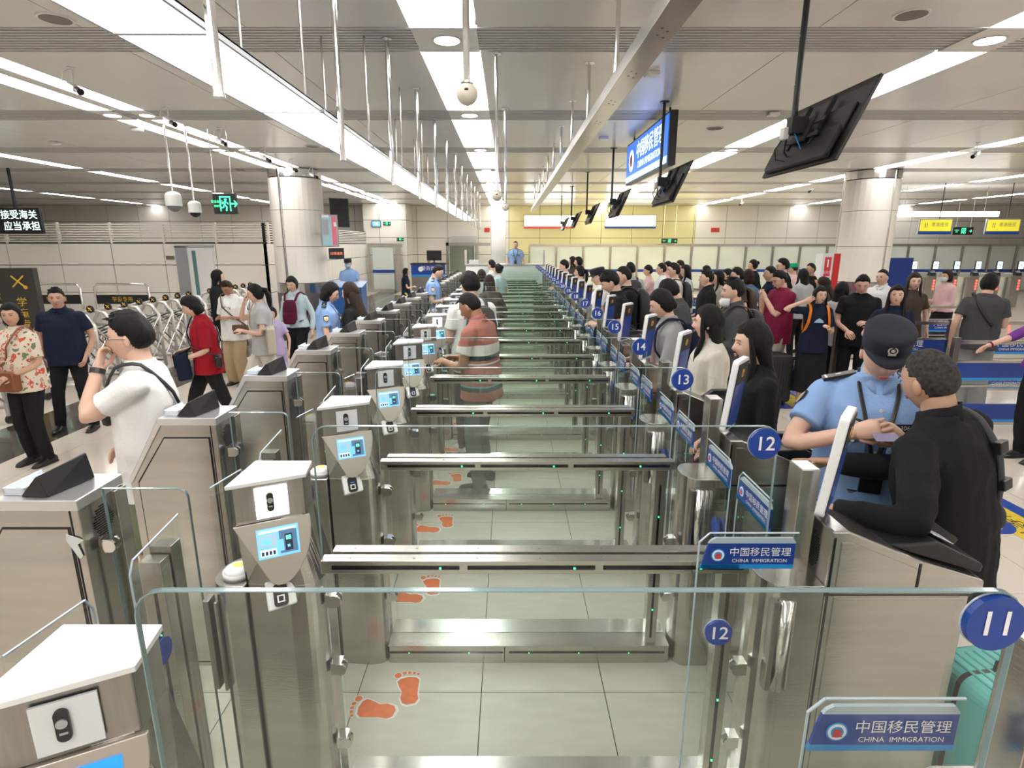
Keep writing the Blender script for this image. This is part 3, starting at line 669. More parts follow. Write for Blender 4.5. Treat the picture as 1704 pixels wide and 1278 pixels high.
def monitor(i, y0):
    w = ['nearest the viewer', 'just past the hanging blue sign', 'third along the row', 'fourth along the row', 'second from the far end', 'farthest along the row'][i]
    t = thing('hanging_monitor', f'black monitor seen from behind on a ceiling pole, {w}', 'monitor', (0, y0, 0), group='monitors hung over the queue side')
    b = Vector((2.0, 0, 2.555)); tp = Vector((2.215, 0, 3.035)); up = (tp-b).normalized(); L = 1.03
    M = frameM((b+tp)/2+Vector((0, L/2, 0)), (0, -1, 0), up); h = (tp-b).length      # local x along -Y, y up, z = outward normal
    s = -1 if (Vector((0, -1, 0)).cross(up)).x < 0 else 1
    m = MB(); m.M = M; m.box(-L/2, -h/2, -.012*s, L/2, h/2, .012*s); m.build('screen_case', black, t, bevel=.004)
    m = MB(); m.M = M; m.box(-L/2+.012, -h/2+.012, .0125, L/2-.012, h/2-.012, .0135) if s < 0 else m.box(-L/2+.012, -h/2+.012, -.0135, L/2-.012, h/2-.012, -.0125)
    m = MB(); m.M = M; z = -1 if (M.to_3x3() @ Vector((0, 0, 1))).x > 0 else 1
    m.prism([(x, y-h*.5+.12) for x, y in rrect(L*.86, .2, .03)], 'z', .01*z, .05*z); m.box(-L*.43, -h/2+.02, .012*z, L*.43, h*.2, .03*z); m.build('rear_bulge', black, t, bevel=.006)
    m = MB(); m.M = M; m.box(-.19, -.12, .03*z, -.16, .2, .06*z).box(.12, -.12, .03*z, .15, .2, .06*z).box(-.24, .02, .06*z, .22, .05, .075*z).box(-.24, -.08, .06*z, .22, -.05, .075*z).box(-.12, -.10, .07*z, .09, .07, .085*z); m.build('mount_frame', blackm, t, bevel=.002)
    q = M @ Vector((-.01, 0, .085*z)); p0 = Vector((q.x-.07, q.y, q.z+.02))
    MB().box(p0.x-.03, p0.y-.045, p0.z-.06, q.x+.01, p0.y+.045, p0.z+.05).build('tilt_bracket', blackm, t, bevel=.004)
    MB().cyl(p0, (p0.x-.0, p0.y, CEIL), .02, n=12).disc((p0.x, p0.y, CEIL-.01), (0, 0, 1), .06, .01, 16).build('pole', black, t)
    m = MB()
    for k in range(3): m.disc((p0.x-.021, p0.y, p0.z+.25+k*.3), (-1, 0, 0), .008, .003, 8)
    m.build('pole_screws', steel_lt, t)
    if i < 3:
        m = MB(); m.tube([p0+Vector((-.02, .03, -.03)), p0+Vector((.0, .1, -.16)), q+Vector((0, .14, -.2)), q+Vector((.0, .05, -.22))], .006, 6); m.tube([p0+Vector((-.03, .08, -.08)), p0+Vector((-.05, .14, -.14)), p0+Vector((-.02, .18, -.2)), p0+Vector((.02, .12, -.22))], .005, 6); m.build('black_cable', blackm, t, smooth=True)
        m = MB(); m.tube([p0+Vector((0, -.02, -.05)), q+Vector((-.02, -.05, -.15)), q+Vector((-.03, -.12, -.17)), q+Vector((-.03, -.12, -.27))], .005, 6); m.build('blue_cable', blue_l, t, smooth=True)
        MB().box(p0.x-.06, p0.y+.0, p0.z-.09, p0.x-.02, p0.y+.07, p0.z-.01).build('power_box', white, t, bevel=.006)
for i, y in enumerate([3.72, 7.3, 10.9, 14.5, 18.1, 21.7]): monitor(i, y)
# blue lightbox sign
t = thing('hanging_sign', 'blue lit hanging sign reading CHINA IMMIGRATION', 'sign', (2.06, 9.25, 3.39))
MB().box(0, -1.37, -.33, .10, 1.37, .33).build('case', black, t, bevel=.004)
m = MB(); m.M = frameM((-.004, 0, 0), (0, -1, 0), (0, 0, 1)); m.box(-1.33, -.30, -.002, 1.33, .30, .003, 0); m.box(-1.33, -.30, .003, 1.33, -.21, .004, 1)
m.build('lit_face', [signlit, mat('sky_lit', (.4, .75, 1), .3, emit=1.2, ecol=(.35, .72, 1))], t)
m = MB(); m.M = frameM((-.010, 0, 0), (0, -1, 0), (0, 0, 1)); m.mesh(text('中国移民管理', .28), Matrix.Translation((.28, .10, 0))); m.mesh(text('CHINA IMMIGRATION', .145), Matrix.Translation((.28, -.11, 0)))
m.disc((-.93, .02, -.002), (0, 0, 1), .17, .003, 28, 0); m.disc((-.93, .02, .002), (0, 0, 1), .10, .002, 20, 1); m.build('lettering', [txtlit, red], t)
for y in (-1.1, 1.1): MB().cyl((.06, y, .33), (.06, y, CEIL-3.39), .015, n=10).build('hanger_rod', black, t)
# green exit sign
def exit_sign(x0, x1, y0, y1, Y, lab, rods=True, txt=True):
    a = at(x0, y0, Y=Y); b = at(x1, y1, Y=Y); w = b.x-a.x; h = a.z-b.z
    t = thing('exit_sign', lab, 'sign', ((a.x+b.x)/2, Y, (a.z+b.z)/2), 0, 'green exit signs')
    MB().box(-w/2, 0, -h/2, w/2, .04, h/2).build('case', black, t, bevel=.003)
    m = MB(); m.M = frameM((0, -.003, 0), (1, 0, 0), (0, 0, 1)); s = h*.8
    # running figure in a doorway, arrow
    m.box(-s*.33, -s*.45, 0, -s*.26, s*.45, .002).box(s*.30, -s*.45, 0, s*.37, s*.45, .002).box(-s*.33, s*.38, 0, s*.37, s*.46, .002)
    m.disc((s*.05, s*.25, 0), (0, 0, 1), s*.08, .002, 10); m.tube([(s*.03, s*.15, .001), (-s*.03, -.05*s, .001), (s*.1, -s*.2, .001), (s*.06, -s*.42, .001)], s*.045, 6); m.tube([(-s*.03, -.05*s, .001), (-s*.12, -s*.22, .001), (-s*.26, -s*.26, .001)], s*.04, 6)
    m.tube([(-s*.18, 0, .001), (-s*.06, s*.1, .001), (s*.12, s*.08, .001), (s*.2, -s*.02, .001)], s*.035, 6)
    ax = w*.36; m.box(ax-s*.2, -s*.04, 0, ax+s*.14, s*.04, .002); m.prism([(ax+s*.02, s*.2), (ax+s*.10, s*.2), (ax+s*.26, 0), (ax+s*.10, -s*.2), (ax+s*.02, -s*.2), (ax+s*.16, 0)], 'z', 0, .002)
    if w > h*1.2: m.mesh(text('安全出口', h*.15), Matrix.Translation((-w*.34, h*.1, .001))); m.mesh(text('EXIT', h*.15), Matrix.Translation((-w*.34, -h*.12, .001)))
    m.build('pictogram', greenlit, t)
    if rods:
        for sx in (-.4, .35): MB().cyl((w*sx, .02, h/2), (w*sx, .02, CEIL-(a.z+b.z)/2), .008, n=8).build('hanger_rod', steel_lt, t)
exit_sign(353, 396, 322, 356, 9.3, 'green exit sign with running figure and arrow hung on two rods')
exit_sign(1101, 1127, 397, 405, 25.6, 'small green exit sign hung before the yellow lit wall above the partition')
exit_sign(660, 672, 396, 401, 25.96, 'tiny green exit sign above the frosted door', False)
exit_sign(637, 650, 369, 375, 25.96, 'tiny green exit sign beside the small blue screen', False)
exit_sign(1588, 1618, 378, 391, 22, 'green exit sign between two yellow hanging signs')
# dome cameras
def dome(px, ptop, py, r, Y, lab, dark):
    X = at(px, py, Y=Y).x; z = at(px, py, Y=Y).z; t = thing('dome_camera', lab, 'camera', (X, Y, z), group='dome cameras on rods')
    MB().cyl((0, 0, 0), (0, 0, r*1.3), r, n=20).ell((0, 0, r*1.3), (r, r, r*.6), 18, 8).build('shroud', white, t, smooth=False, bevel=.003)
    MB().ell((0, 0, 0), (r*.82, r*.82, r*.75), 18, 8).build('dome', black if dark else mat('grey_dome', (.2, .21, .24), .1), t, smooth=True)
    MB().cyl((0, 0, r*1.5), (0, 0, CEIL-z), .014, n=10).disc((0, 0, CEIL-z-.008), (0, 0, 1), .05, .008, 14).build('rod', steel_lt, t)
dome(290, 205, 343, .115, 9.16, 'white dome camera with grey dome on a rod', 0)
dome(325, 205, 354, .095, 9.3, 'white dome camera with black dome beside the exit sign', 1)
def bullet(x, y, z, rz, lab, s=1, drop=.18):
    t = thing('bullet_camera', lab, 'camera', (x, y, z), rz, group='bullet cameras under the ceiling')
    MB().tube([(0, 0, 0), (0, .0, -drop*.6), (0, .03, -drop)], .008, 8).disc((0, 0, -.008), (0, 0, 1), .04, .008, 12).build('bracket', white, t)
    m = MB(); m.M = Matrix.Translation((0, .03, -drop)) @ Matrix.Rotation(R(22), 4, 'X'); m.box(-.03*s, -.09*s, -.028*s, .03*s, .08*s, .028*s); m.build('body', white, t, bevel=.005)
    m = MB(); m.M = Matrix.Translation((0, .03, -drop)) @ Matrix.Rotation(R(22), 4, 'X'); m.cyl((0, -.09*s, 0), (0, -.17*s, 0), .028*s, n=14); m.cyl((0, -.17*s, 0), (0, -.185*s, 0), .034*s, n=14); m.build('lens_hood', black, t)
    MB().tube([(.0, .0, -.01), (-.06, .04, -.05), (-.07, .08, -.12), (-.01, .10, -drop)], .005, 6).build('cable', white, t)
W6 = ['closest to the left edge', 'second', 'third', 'fourth', 'fifth', 'last']
for i, (px, py) in enumerate([(118, 112), (278, 175), (365, 213), (440, 245), (485, 264), (520, 277)]):
    p = at(px, py, z=CEIL); bullet(p.x, p.y, CEIL, R(55), f'white bullet camera under the twin light strips, {W6[i]} from the left', 1.0)
for px, py, w in [(1628, 237, 'over the right hand light strip'), (1352, 305, 'right of the hanging monitors'), (1235, 330, 'above the white wall panels')]:
    p = at(px, py, z=CEIL); bullet(p.x, p.y, CEIL, R(-55), f'white bullet camera {w}')
# round speakers in the ceiling
for px, py, w in [(92, 30, 'near the left corner'), (1517, 23, 'above the near monitor'), (1190, 213, 'beside the hanging sign'), (520, 243, 'next to the hung light box'), (400, 282, 'over the exit doors')]:
    p = at(px, py, z=CEIL); t = thing('ceiling_speaker', f'round grey ceiling speaker {w}', 'speaker', (p.x, p.y, CEIL), group='round ceiling speakers')
    MB().disc((0, 0, 0), (0, 0, -1), .13, .012, 28).build('rim', white, t); MB().disc((0, 0, -.012), (0, 0, -1), .11, .003, 28).build('mesh_cover', mat('speaker_mesh', (.25, .22, .2), .7), t)
for px, py, w in [(91, 236, 'on the left panels'), (228, 213, 'below the twin strips'), (1287, 187, 'behind the near monitor'), (1005, 228, 'beside the steel channel'), (1085, 120, 'right of the steel channel')]:
    p = at(px, py, z=CEIL); o = MB().prism(rrect(.16, .12, .03), 'z', -.045, 0).build('smoke_detector', white, bevel=.01, label=f'small white ceiling detector {w}', cat='detector', group='white ceiling detectors'); o.location = (p.x, p.y, CEIL)
# LED text board
Y = 14.2; a = at(-45, 346, Y=Y); b = at(72, 389, Y=Y)
t = thing('led_text_board', 'black hanging board with two lines of glowing text', 'sign', ((a.x+b.x)/2, Y, (a.z+b.z)/2)); w = (b.x-a.x); h = a.z-b.z
MB().box(-w/2, 0, -h/2, w/2, .08, h/2).build('case', black, t, bevel=.005)
m = MB(); m.mesh(text('如实申报，并接受海关', .22, 0, 'RIGHT'), frameM((w/2-.06, -.004, h*.22), (1, 0, 0), (0, 0, 1))); m.mesh(text('不实的，应当承担', .22, 0, 'RIGHT'), frameM((w/2-.03, -.004, -h*.22), (1, 0, 0), (0, 0, 1)))
m.build('lettering', mat('pale_green_led', (.7, 1, .8), .5, emit=1.5, ecol=(.75, 1, .85)), t)
MB().cyl((.2, .04, h/2), (.2, .04, CEIL-(a.z+b.z)/2), .035, n=10).build('pole', black, t)
# screens on the near column
def board(nm, x0, y0, x1, y1, Y, mats, lab, cat, ang=0, fn=None):
    a = at(x0, y0, Y=Y); b = at(x1, y1, Y=Y); w = (b.x-a.x)/max(cos(ang), .2); h = a.z-b.z
    t = thing(nm, lab, cat, ((a.x+b.x)/2, Y, (a.z+b.z)/2), ang)
    MB().box(-w/2, 0, -h/2, w/2, .05, h/2).build('case', mats[0], t, bevel=.004); m = MB(); m.M = frameM((0, -.003, 0), (1, 0, 0), (0, 0, 1)); m.box(-w/2+.03, -h/2+.03, 0, w/2-.03, h/2-.03, .002, 0)
    if fn: fn(m, w, h)
    m.build('face', mats[1:], t)
    if 'column' in lab or 'notice' in lab: MB().box(-.05, .05, -.05, .05, .5, .05).build('wall_bracket', steel_dk, t)
    return t
poster_b = mat('poster_teal', (.25, .42, .45), .3, emit=.25); poster_r = mat('poster_red', (.55, .12, .16), .3, emit=.25)
board('notice_screen', 534, 357, 563, 411, 13.9, [steel_dk, poster_b, poster_r, ltxt, mat('poster_grey', (.4, .42, .5), .4)], 'lit notice screen with teal and red halves on the column', 'screen', R(28),
      lambda m, w, h: (m.box(.05, -h/2+.04, .002, w/2-.04, h/2-.04, .004, 1), m.box(-w*.4, -.1, .002, -w*.05, .25, .004, 3), m.box(.1, .1, .004, w*.4, .2, .005, 2), m.box(-w*.4, .3, .002, w*.0, .36, .004, 2)))
board('wall_television', 550, 330, 580, 378, 15.0, [black, blackm], 'black television hung above the notice screen', 'television', R(30))
board('led_notice', 548, 413, 572, 431, 14.1, [black, blackm, mat('red_led_text', (.8, .2, .1), .4, emit=.8)], 'small black board with dim red text on the column', 'sign', R(22),
      lambda m, w, h: m.mesh(text('出境请进', w*.2), Matrix.Translation((0, 0, .003)), 1))
board('small_blue_screen', 618, 367, 634, 378, 25.94, [black, scr_mid, ltxt], 'small blue hanging screen near the frosted door', 'screen', 0, lambda m, w, h: m.box(-w*.2, -h*.2, .002, w*.2, h*.2, .004, 1))
board('fire_alarm_box', 806, 379, 815, 386, 27.44, [red, red], 'small red alarm box beside the steel pillar', 'alarm'); board('fire_alarm_box', 1184, 379, 1197, 386, 27.44, [red, red], 'small red alarm box on the white wall panels', 'alarm')
redstrip = mat('red_strip', (.6, .05, .03), .4, emit=.4); whitelit = mat('white_lightbox', (1, 1, 1), .5, emit=3)
for x0, x1, m2, w in [(872, 956, redstrip, 'red'), (1007, 1091, blue, 'blue')]:
    board('white_lightbox', x0, 358, x1, 380, 27.44, [frame_g, whitelit, m2], f'bright white lightbox with {w} lower edge on the yellow lit wall', 'sign', 0, lambda m, w_, h: (m.box(-w_/2, -h/2, .002, w_/2, -h/2+.10, .006, 1),))
for x0, x1, w in [(1531, 1582, 'nearer the column'), (1643, 1695, 'nearer the side wall')]:
    t = board('yellow_sign', x0, 364, x1, 390, 17.5, [frame_g, yell, blue, mat('grey_letter', (.18, .18, .1), .5)], f'yellow hanging sign with blue lower edge {w}', 'sign', 0,
          lambda m, w_, h: (m.box(-w_/2, -h/2, .002, w_/2, -h/2+.09, .004, 1), m.mesh(text('港澳居民', .13), Matrix.Translation((.12, .05, .003)), 2), m.mesh(text('II', .2), Matrix.Translation((-.28, .03, .003)), 2)))
    MB().cyl((.1, .02, .2), (.1, .02, CEIL-t.location.z), .012, n=8).build('hanger_rod', black, t)
t = thing('hung_tube_light', 'long bright tube light hung beyond the column', 'ceiling light', (0, 18.5, 0)); a = at(1486, 352, Y=18.5); b = at(1662, 360, Y=18.5)
MB().box(a.x, 0, b.z, b.x, .25, a.z).build('tube', lit2, t); MB().cyl((a.x+.4, .1, a.z), (a.x+.4, .1, CEIL), .008, n=6).cyl((b.x-.4, .1, a.z), (b.x-.4, .1, CEIL), .008, n=6).build('hanger_wires', steel, t)
# ------------------------------------------------ left side
YG = None
def folding_gate(y0, n, lab, X=-6.0):
    t = thing('folding_gate', lab, 'gate', (X, y0, 0), group='folding gates along the dark floor band')
    alu = mat('gate_aluminium', (.62, .60, .57), .3, .5); hx = .27
    A = MB()
    for s in (-1, 1): pass
    fr = MB()
    fr.tube([(-hx, 0, .10), (-hx*.96, 0, .95), (-hx*.6, 0, 1.09), (0, 0, 1.13), (hx*.6, 0, 1.09), (hx*.96, 0, .95), (hx, 0, .10)], .028, 8)
    fr.box(-hx, -.018, .18, hx, .018, .23).box(-hx, -.018, .86, hx, .018, .90); fm_ = fr.data('frame', alu, True)
    em = MB(); em.disc((0, -.03, 1.15), (0, -1, 0), .055, .02, 8, 0)
    for a in (R(45), R(-45)): em.tube([(-.03*cos(a), -.052, 1.15-.03*sin(a)), (.03*cos(a), -.052, 1.15+.03*sin(a))], .006, 5, 1)
    em_ = em.data('emblem_plate', [black, gold])
    wh = MB().cyl((hx-.02, 0, .05), (hx+.02, 0, .05), .05, n=12).cyl((-hx-.02, 0, .05), (-hx+.02, 0, .05), .05, n=12).data('caster', black)
    for i in range(n):
        for me, nm in ((fm_, 'frame'), (em_, 'emblem_plate')):
            o = bpy.data.objects.new(nm, me); COL.objects.link(o); o.parent = t; o.location = (0, i*.37, 0)
        if i % 2 == 0: o = bpy.data.objects.new('caster', wh); COL.objects.link(o); o.parent = t; o.location = (0, i*.37, 0)
        if i < n-1:
            for x in (-hx, hx):
                MB().tube([(x, i*.37, .25), (x, i*.37+.37, .60)], .014, 6, rnd=False).tube([(x, i*.37, .60), (x, i*.37+.37, .25)], .014, 6, rnd=False).tube([(x, i*.37, .60), (x, i*.37+.37, .92)], .014, 6, rnd=False).tube([(x, i*.37, .92), (x, i*.37+.37, .60)], .014, 6, rnd=False).build('brace', alu, t)
            MB().tube([(hx, i*.37, .4), (-hx, i*.37+.37, .7)], .010, 6, rnd=False).tube([(-hx, i*.37, .7), (hx, i*.37+.37, .95)], .010, 6, rnd=False).build('tie_rod', black, t)
folding_gate(5.7, 3, 'silver folding gate section beside the man in the navy polo', -6.15)
folding_gate(7.5, 10, 'long stretch of silver folding gate with gold crossed emblems')
folding_gate(11.6, 6, 'silver folding gate section nearest the column')
Y = 8.8; a = at(-6, 446, Y=Y); b = at(50, 446, Y=Y)
t = thing('totem_sign', 'black totem sign with gold emblem and gold characters', 'sign', ((a.x+b.x)/2, Y, 0), R(8)); w = b.x-a.x
MB().box(-w/2, 0, 0, w/2, .12, a.z).build('body', mat('dark_brown', (.035, .03, .026), .4), t, bevel=.004)
m = MB(); m.M = frameM((.03, -.004, 0), (1, 0, 0), (0, 0, 1))
for i, ch in enumerate('学童专用通道'): m.mesh(text(ch, .15), Matrix.Translation((0, a.z-.52-i*.17, 0)))
for s in (1, -1): m.tube([(-.08, a.z-.2-.08*s, .001), (.08, a.z-.2+.08*s, .001)], .012, 6)
m.disc((.09, a.z-.29, 0), (0, 0, 1), .03, .002, 14); m.build('gold_lettering', gold, t)
for (x0, x1, yt, Y, w) in [(156, 246, 473, 14.2, 'nearer the white door'), (50, 132, 473, 14.2, 'behind the man in the navy polo'), (-40, 30, 473, 14.2, 'at the left end')]:
    a = at(x0, yt, Y=Y); b = at(x1, yt, Y=Y); w2 = (b.x-a.x)/2
    t = thing('hoop_barrier', f'steel hoop barrier with black name band {w}', 'barrier', ((a.x+b.x)/2, Y, 0), group='steel hoop barriers')
    MB().tube([(-w2, 0, 0), (-w2, 0, a.z-.08), (-w2+.08, 0, a.z), (w2-.08, 0, a.z), (w2, 0, a.z-.08), (w2, 0, 0)], .03, 10).build('hoop', steel_lt, t, smooth=True)
    MB().box(-w2, -.02, a.z-.48, w2, .02, a.z-.26).build('name_band', black, t); MB().tube([(-w2, 0, a.z-.2), (w2, 0, a.z-.2)], .02, 8).build('cross_bar', steel_lt, t)
    m = MB(); m.mesh(text('学童专用', .13), frameM((0, -.024, a.z-.37), (1, 0, 0), (0, 0, 1))); m.build('lettering', gold, t)
# blue lectern by the masked officer
p = at(578, 478, Y=13.4)
t = thing('lectern', 'blue slant topped lectern in front of the masked officer', 'lectern', (p.x, 13.3, 0)); MB().prism([(-.05, 0), (.45, 0), (.45, 1.18), (-.05, 1.08)], 'x', -.42, .36).build('cabinet', mat('lectern_blue', (.01, .09, .32), .35), t, bevel=.01)
MB().prism([(-.09, 1.08), (.49, 1.19), (.49, 1.21), (-.09, 1.10)], 'x', -.45, .39).build('desk_top', mat('desk_blue', (.02, .13, .4), .3), t)
# counter with the number nine
Y = 23.5; a = at(684, 438, Y=Y); b = at(741, 456, Y=Y); w = b.x-a.x
t = thing('service_counter', 'service counter with blue fascia and number nine', 'counter', ((a.x+b.x)/2, Y, 0))
MB().box(-w/2, 0, 0, w/2, .7, b.z).build('body', steel, t); MB().box(-w/2-.03, -.03, a.z-.06, w/2+.03, .75, a.z).build('worktop', black, t)
m = MB(); m.M = frameM((0, -.02, (a.z+b.z)/2-.02), (1, 0, 0), (0, 0, 1)); h = a.z-b.z; m.box(-w/2, -h/2, -.01, w/2, h/2-.04, .01, 0).box(-w/2, -h/2-.08, -.01, w/2, -h/2, .012, 1); m.mesh(text('9', .36), Matrix.Translation((w*.3, 0, .012)), 2); m.mesh(text('警务岗', .19), Matrix.Translation((0, .02, .012)), 2); m.disc((-w*.22, 0, .01), (0, 0, 1), .1, .003, 16, 2)
m.build('fascia', [blue, blue_l, ltxt], t)
t = thing('desk_monitor', 'dark monitor on the counter numbered nine', 'monitor', (-3.05, 23.8, a.z)); MB().box(-.3, 0, .1, .3, .05, .5).build('screen', black, t, bevel=.01); MB().box(-.1, -.06, 0, .1, .12, .02).box(-.03, 0, 0, .03, .03, .2).build('stand', black, t)
# far supervision desk with glass screen
t = thing('supervision_desk', 'pale supervision desk with a glass screen at the far end of the gates', 'desk', (0, 17.3, 0)); a = at(775, 440, Y=17.3); b = at(905, 440, Y=17.3)
MB().box(a.x, 0, 0, b.x, .7, a.z-.04).build('body', steel_wh, t); MB().box(a.x-.03, -.03, a.z-.04, b.x+.03, .73, a.z).build('desk_top', steel, t)
zt = at(0, 417, Y=17.4).z; q = MB().box(a.x, .05, a.z, b.x, .065, zt).build('glass_screen', glass, t)
for x in (a.x, b.x): MB().box(x-.03, .03, a.z, x+.03, .09, zt+.02).build('glass_post', steel_lt, t)
MB().box(a.x-.4, 18.1, 0, b.x+.4, 19.6, .42).build('raised_platform', steel_dk, label='low raised platform behind the supervision desk', cat='platform')
p1 = at(781, 433, Y=17.6); MB().box(p1.x, .2, a.z+.001, p1.x+.28, .34, a.z+.12).build('name_plate', white, label='white card standing on the supervision desk', cat='card').location = (0, 17.3, 0)
# ------------------------------------------------ queue side
def fence(x0, x1, Y, lab, rz=0, zt=1.08, fn=True):
    w = (x1-x0); t = thing('queue_fence', lab, 'fence', ((x0+x1)/2, Y, 0), rz, group='steel queue fences')
    for s in (-1, 1): MB().box(s*w/2-.03, -.03, 0, s*w/2+.03, .03, zt+.03).build('post', steel_dk, t, bevel=.003)
    for z, h in ((zt-.04, .04), (zt-.24, .025), (.16, .03), (zt-.50, .02)): MB().box(-w/2+.03, -.015, z, w/2-.03, .015, z+h).build('rail', steel, t)
    MB().box(-w/2+.03, -.004, zt-.475, w/2-.03, .004, zt-.24).build('clear_panel', glass, t)
    for z0 in (zt-.40,) + ((zt-.86,) if fn else ()):
        m = MB(); m.box(-w/2+.03, -.012, z0, w/2-.03, .012, z0+.17, 0); m.box(-w/2+.03, -.0125, z0-.03, w/2-.03, .0125, z0, 1)
        for sg in (-1,):
            M = frameM((0, -.0135, z0+.085), (1, 0, 0), (0, 0, 1)); old = m.M; m.M = M; n = max(1, int(w/1.2))
            for k in range(n):
                cx = -w/2+w*(k+.5)/n; emblem(m, Matrix.Translation((cx-.26, 0, 0)), .06, (1, 2, 3)); m.mesh(text('中国移民管理', .095), Matrix.Translation((cx+.12, .02, .001)), 2); m.mesh(text('CHINA IMMIGRATION', .045), Matrix.Translation((cx+.12, -.05, .001)), 2)
            m.M = old
        m.build('banner', [blue, blue_l, ltxt, red], t)
fence(at(1395, 540, Y=7.4).x, at(1583, 540, Y=7.4).x, 7.4, 'steel queue fence with blue banner behind the officer in the cap')
fence(at(1605, 540, Y=7.4).x, at(1605, 540, Y=7.4).x+2.4, 7.4, 'steel queue fence behind the hand with the red bracelet')
fence(at(1592, 566, Y=5.9).x, at(1592, 566, Y=5.9).x+2.2, 5.9, 'nearest steel queue fence with two blue banners')
for i, (x0, x1, Y, lab) in enumerate([(1545, 1600, 9.6, 'short steel queue fence by the woman in the white face mask'), (1235, 1300, 9.6, 'steel queue fence beside the man in the maroon shirt'), (1150, 1240, 11.2, 'steel queue fence near the man in the black polo'), (1100, 1180, 13.6, 'far steel queue fence behind the girl in lilac trousers'), (1290, 1400, 12.5, 'steel queue fence in front of the fire cabinet'), (1395, 1460, 11.4, 'steel queue fence below the round column'), (1040, 1100, 15.5, 'farthest steel queue fence near the partition')]):
    fence(at(x0, 500, Y=Y).x, at(x1, 500, Y=Y).x, Y, lab, 0, 1.05, False)
# fire cabinet and blue panel
Y = 13.2; a = at(1370, 422, Y=Y); b = at(1399, 422, Y=Y)
t = thing('fire_cabinet', 'white and red fire equipment cabinet beside the round column', 'cabinet', ((a.x+b.x)/2, Y, 0)); w = b.x-a.x; zt = a.z
MB().box(-w/2, 0, 0, w*.15, .3, zt).build('white_panel', white, t); MB().box(w*.15, -.02, 0, w/2, .3, zt).build('red_side', mat('fire_red', (.6, .02, .02), .35), t)
m = MB(); m.box(-w*.35, -.004, zt-.5, w*.02, 0, zt-.08, 0); m.box(-w*.35, -.004, zt-.62, w*.02, 0, zt-.53, 0); m.box(-w*.2, -.006, zt-.3, -w*.12, -.004, zt-.13, 1).box(-w*.3, -.004, .3, w*.0, 0, .5, 0)
m.mesh(text('消火栓', .09), frameM((-w*.16, -.007, zt-.42), (1, 0, 0), (0, 0, 1)), 1); m.build('sticker', [mat('fire_label', (.7, .03, .06), .4), ltxt], t)
Y = 15.6; a = at(1467, 429, Y=Y); b = at(1521, 429, Y=Y); w = b.x-a.x
t = thing('blue_display_panel', 'deep blue freestanding panel with a white letter e', 'panel', ((a.x+b.x)/2, Y, 0)); MB().box(-w/2, 0, 0, w/2, .1, a.z).build('board', mat('panel_blue', (.01, .04, .26), .35), t, bevel=.004)
m = MB(); m.mesh(text('e', .34, .004), frameM((-w*.3, -.004, a.z-.28), (1, 0, 0), (0, 0, 1))); m.build('letter', mat('pale_blue', (.4, .5, .75), .4), t)
# far electronic gates
for i in range(6):
    Y = 19.3; X = at(1510+35.2*i, 470, Y=Y).x
    t = thing('electronic_gate', f'far steel electronic gate with lit screen, {["first", "second", "third", "fourth", "fifth", "sixth"][i]} beyond the blue panel', 'gate cabinet', (X, Y, 0), group='electronic gates in the far hall')
    MB().prism([(-.10, 0), (.42, 0), (.42, .95), (.30, 1.12), (-.10, 1.12)], 'x', -.17, .17).build('cabinet', steel_lt if 0 else steel, t, bevel=.01)
    MB().box(-.24, -.06, .0, -.17, .4, 1.0).build('side_post', steel_lt, t); MB().prism([(-.2, 1.05), (-.05, 1.12), (-.05, 1.22), (-.2, 1.15)], 'x', -.12, .05).build('reader', black, t)
    MB().box(.10, -.02, 1.12, .13, .02, 1.28).build('screen_arm', steel, t); MB().box(.03, -.03, 1.24, .22, .02, 1.52).build('screen_case', black, t, bevel=.006)
    MB().box(.045, -.034, 1.27, .205, -.03, 1.50).box(.09, -.036, 1.36, .16, -.034, 1.42, 1).build('lit_screen', [scr_white, scr_mid], t)
    m = MB()
    for k in range(4): m.disc((.1, -.102, .62+k*.09), (0, -1, 0), .035, .006, 12)
    m.build('red_signal', redlit, t)
# hall columns far right
for px, w in [(1395+190, 'beyond the yellow signs')]:
    pass
# teal suitcase
def suitcase(nm, lab, loc, rz, m_, w=.42, d=.25, h=.62, trim=black):
    t = thing(nm, lab, 'suitcase', loc, rz)
    b = MB(); b.M = Matrix.Translation((0, 0, .05)); b.prism([(x, z+h/2) for x, z in rrect(w, h, .05, 5)], 'y', -d/2, d/2); b.build('shell', m_, t, bevel=.018)
    r = MB()
    for i in range(11):
        x = -w/2+.045+i*(w-.09)/10
        for s in (-1, 1): r.tube([(x, s*(d/2+.002), .11), (x, s*(d/2+.002), h-.02)], .007, 6)
        r.tube([(x, -d/2+.04, h+.05), (x, d/2-.04, h+.05)], .006, 6)
    r.build('shell_ribs', m_, t); MB().prism([(x*1.004, z*1.003+h/2+.05) for x, z in rrect(w, h, .05, 5)], 'y', -.008, .008).build('zip_band', trim, t)
    for sx in (-1, 1):
        for sy in (-1, 1): MB().cyl((sx*(w/2-.06)-.012, sy*(d/2-.05), .026), (sx*(w/2-.06)+.012, sy*(d/2-.05), .026), .026, n=12).build('wheel', black, t)
    MB().tube([(-.08, 0, h+.05), (-.08, 0, h+.075), (.08, 0, h+.075), (.08, 0, h+.05)], .010, 8).build('carry_handle', trim, t); return t
suitcase('suitcase', 'teal ribbed hard suitcase beside the nearest entry cabinet', (1.73, 1.66, 0), R(8), teal, .44, .26, .60, mat('trim_brown', (.06, .05, .045), .35))
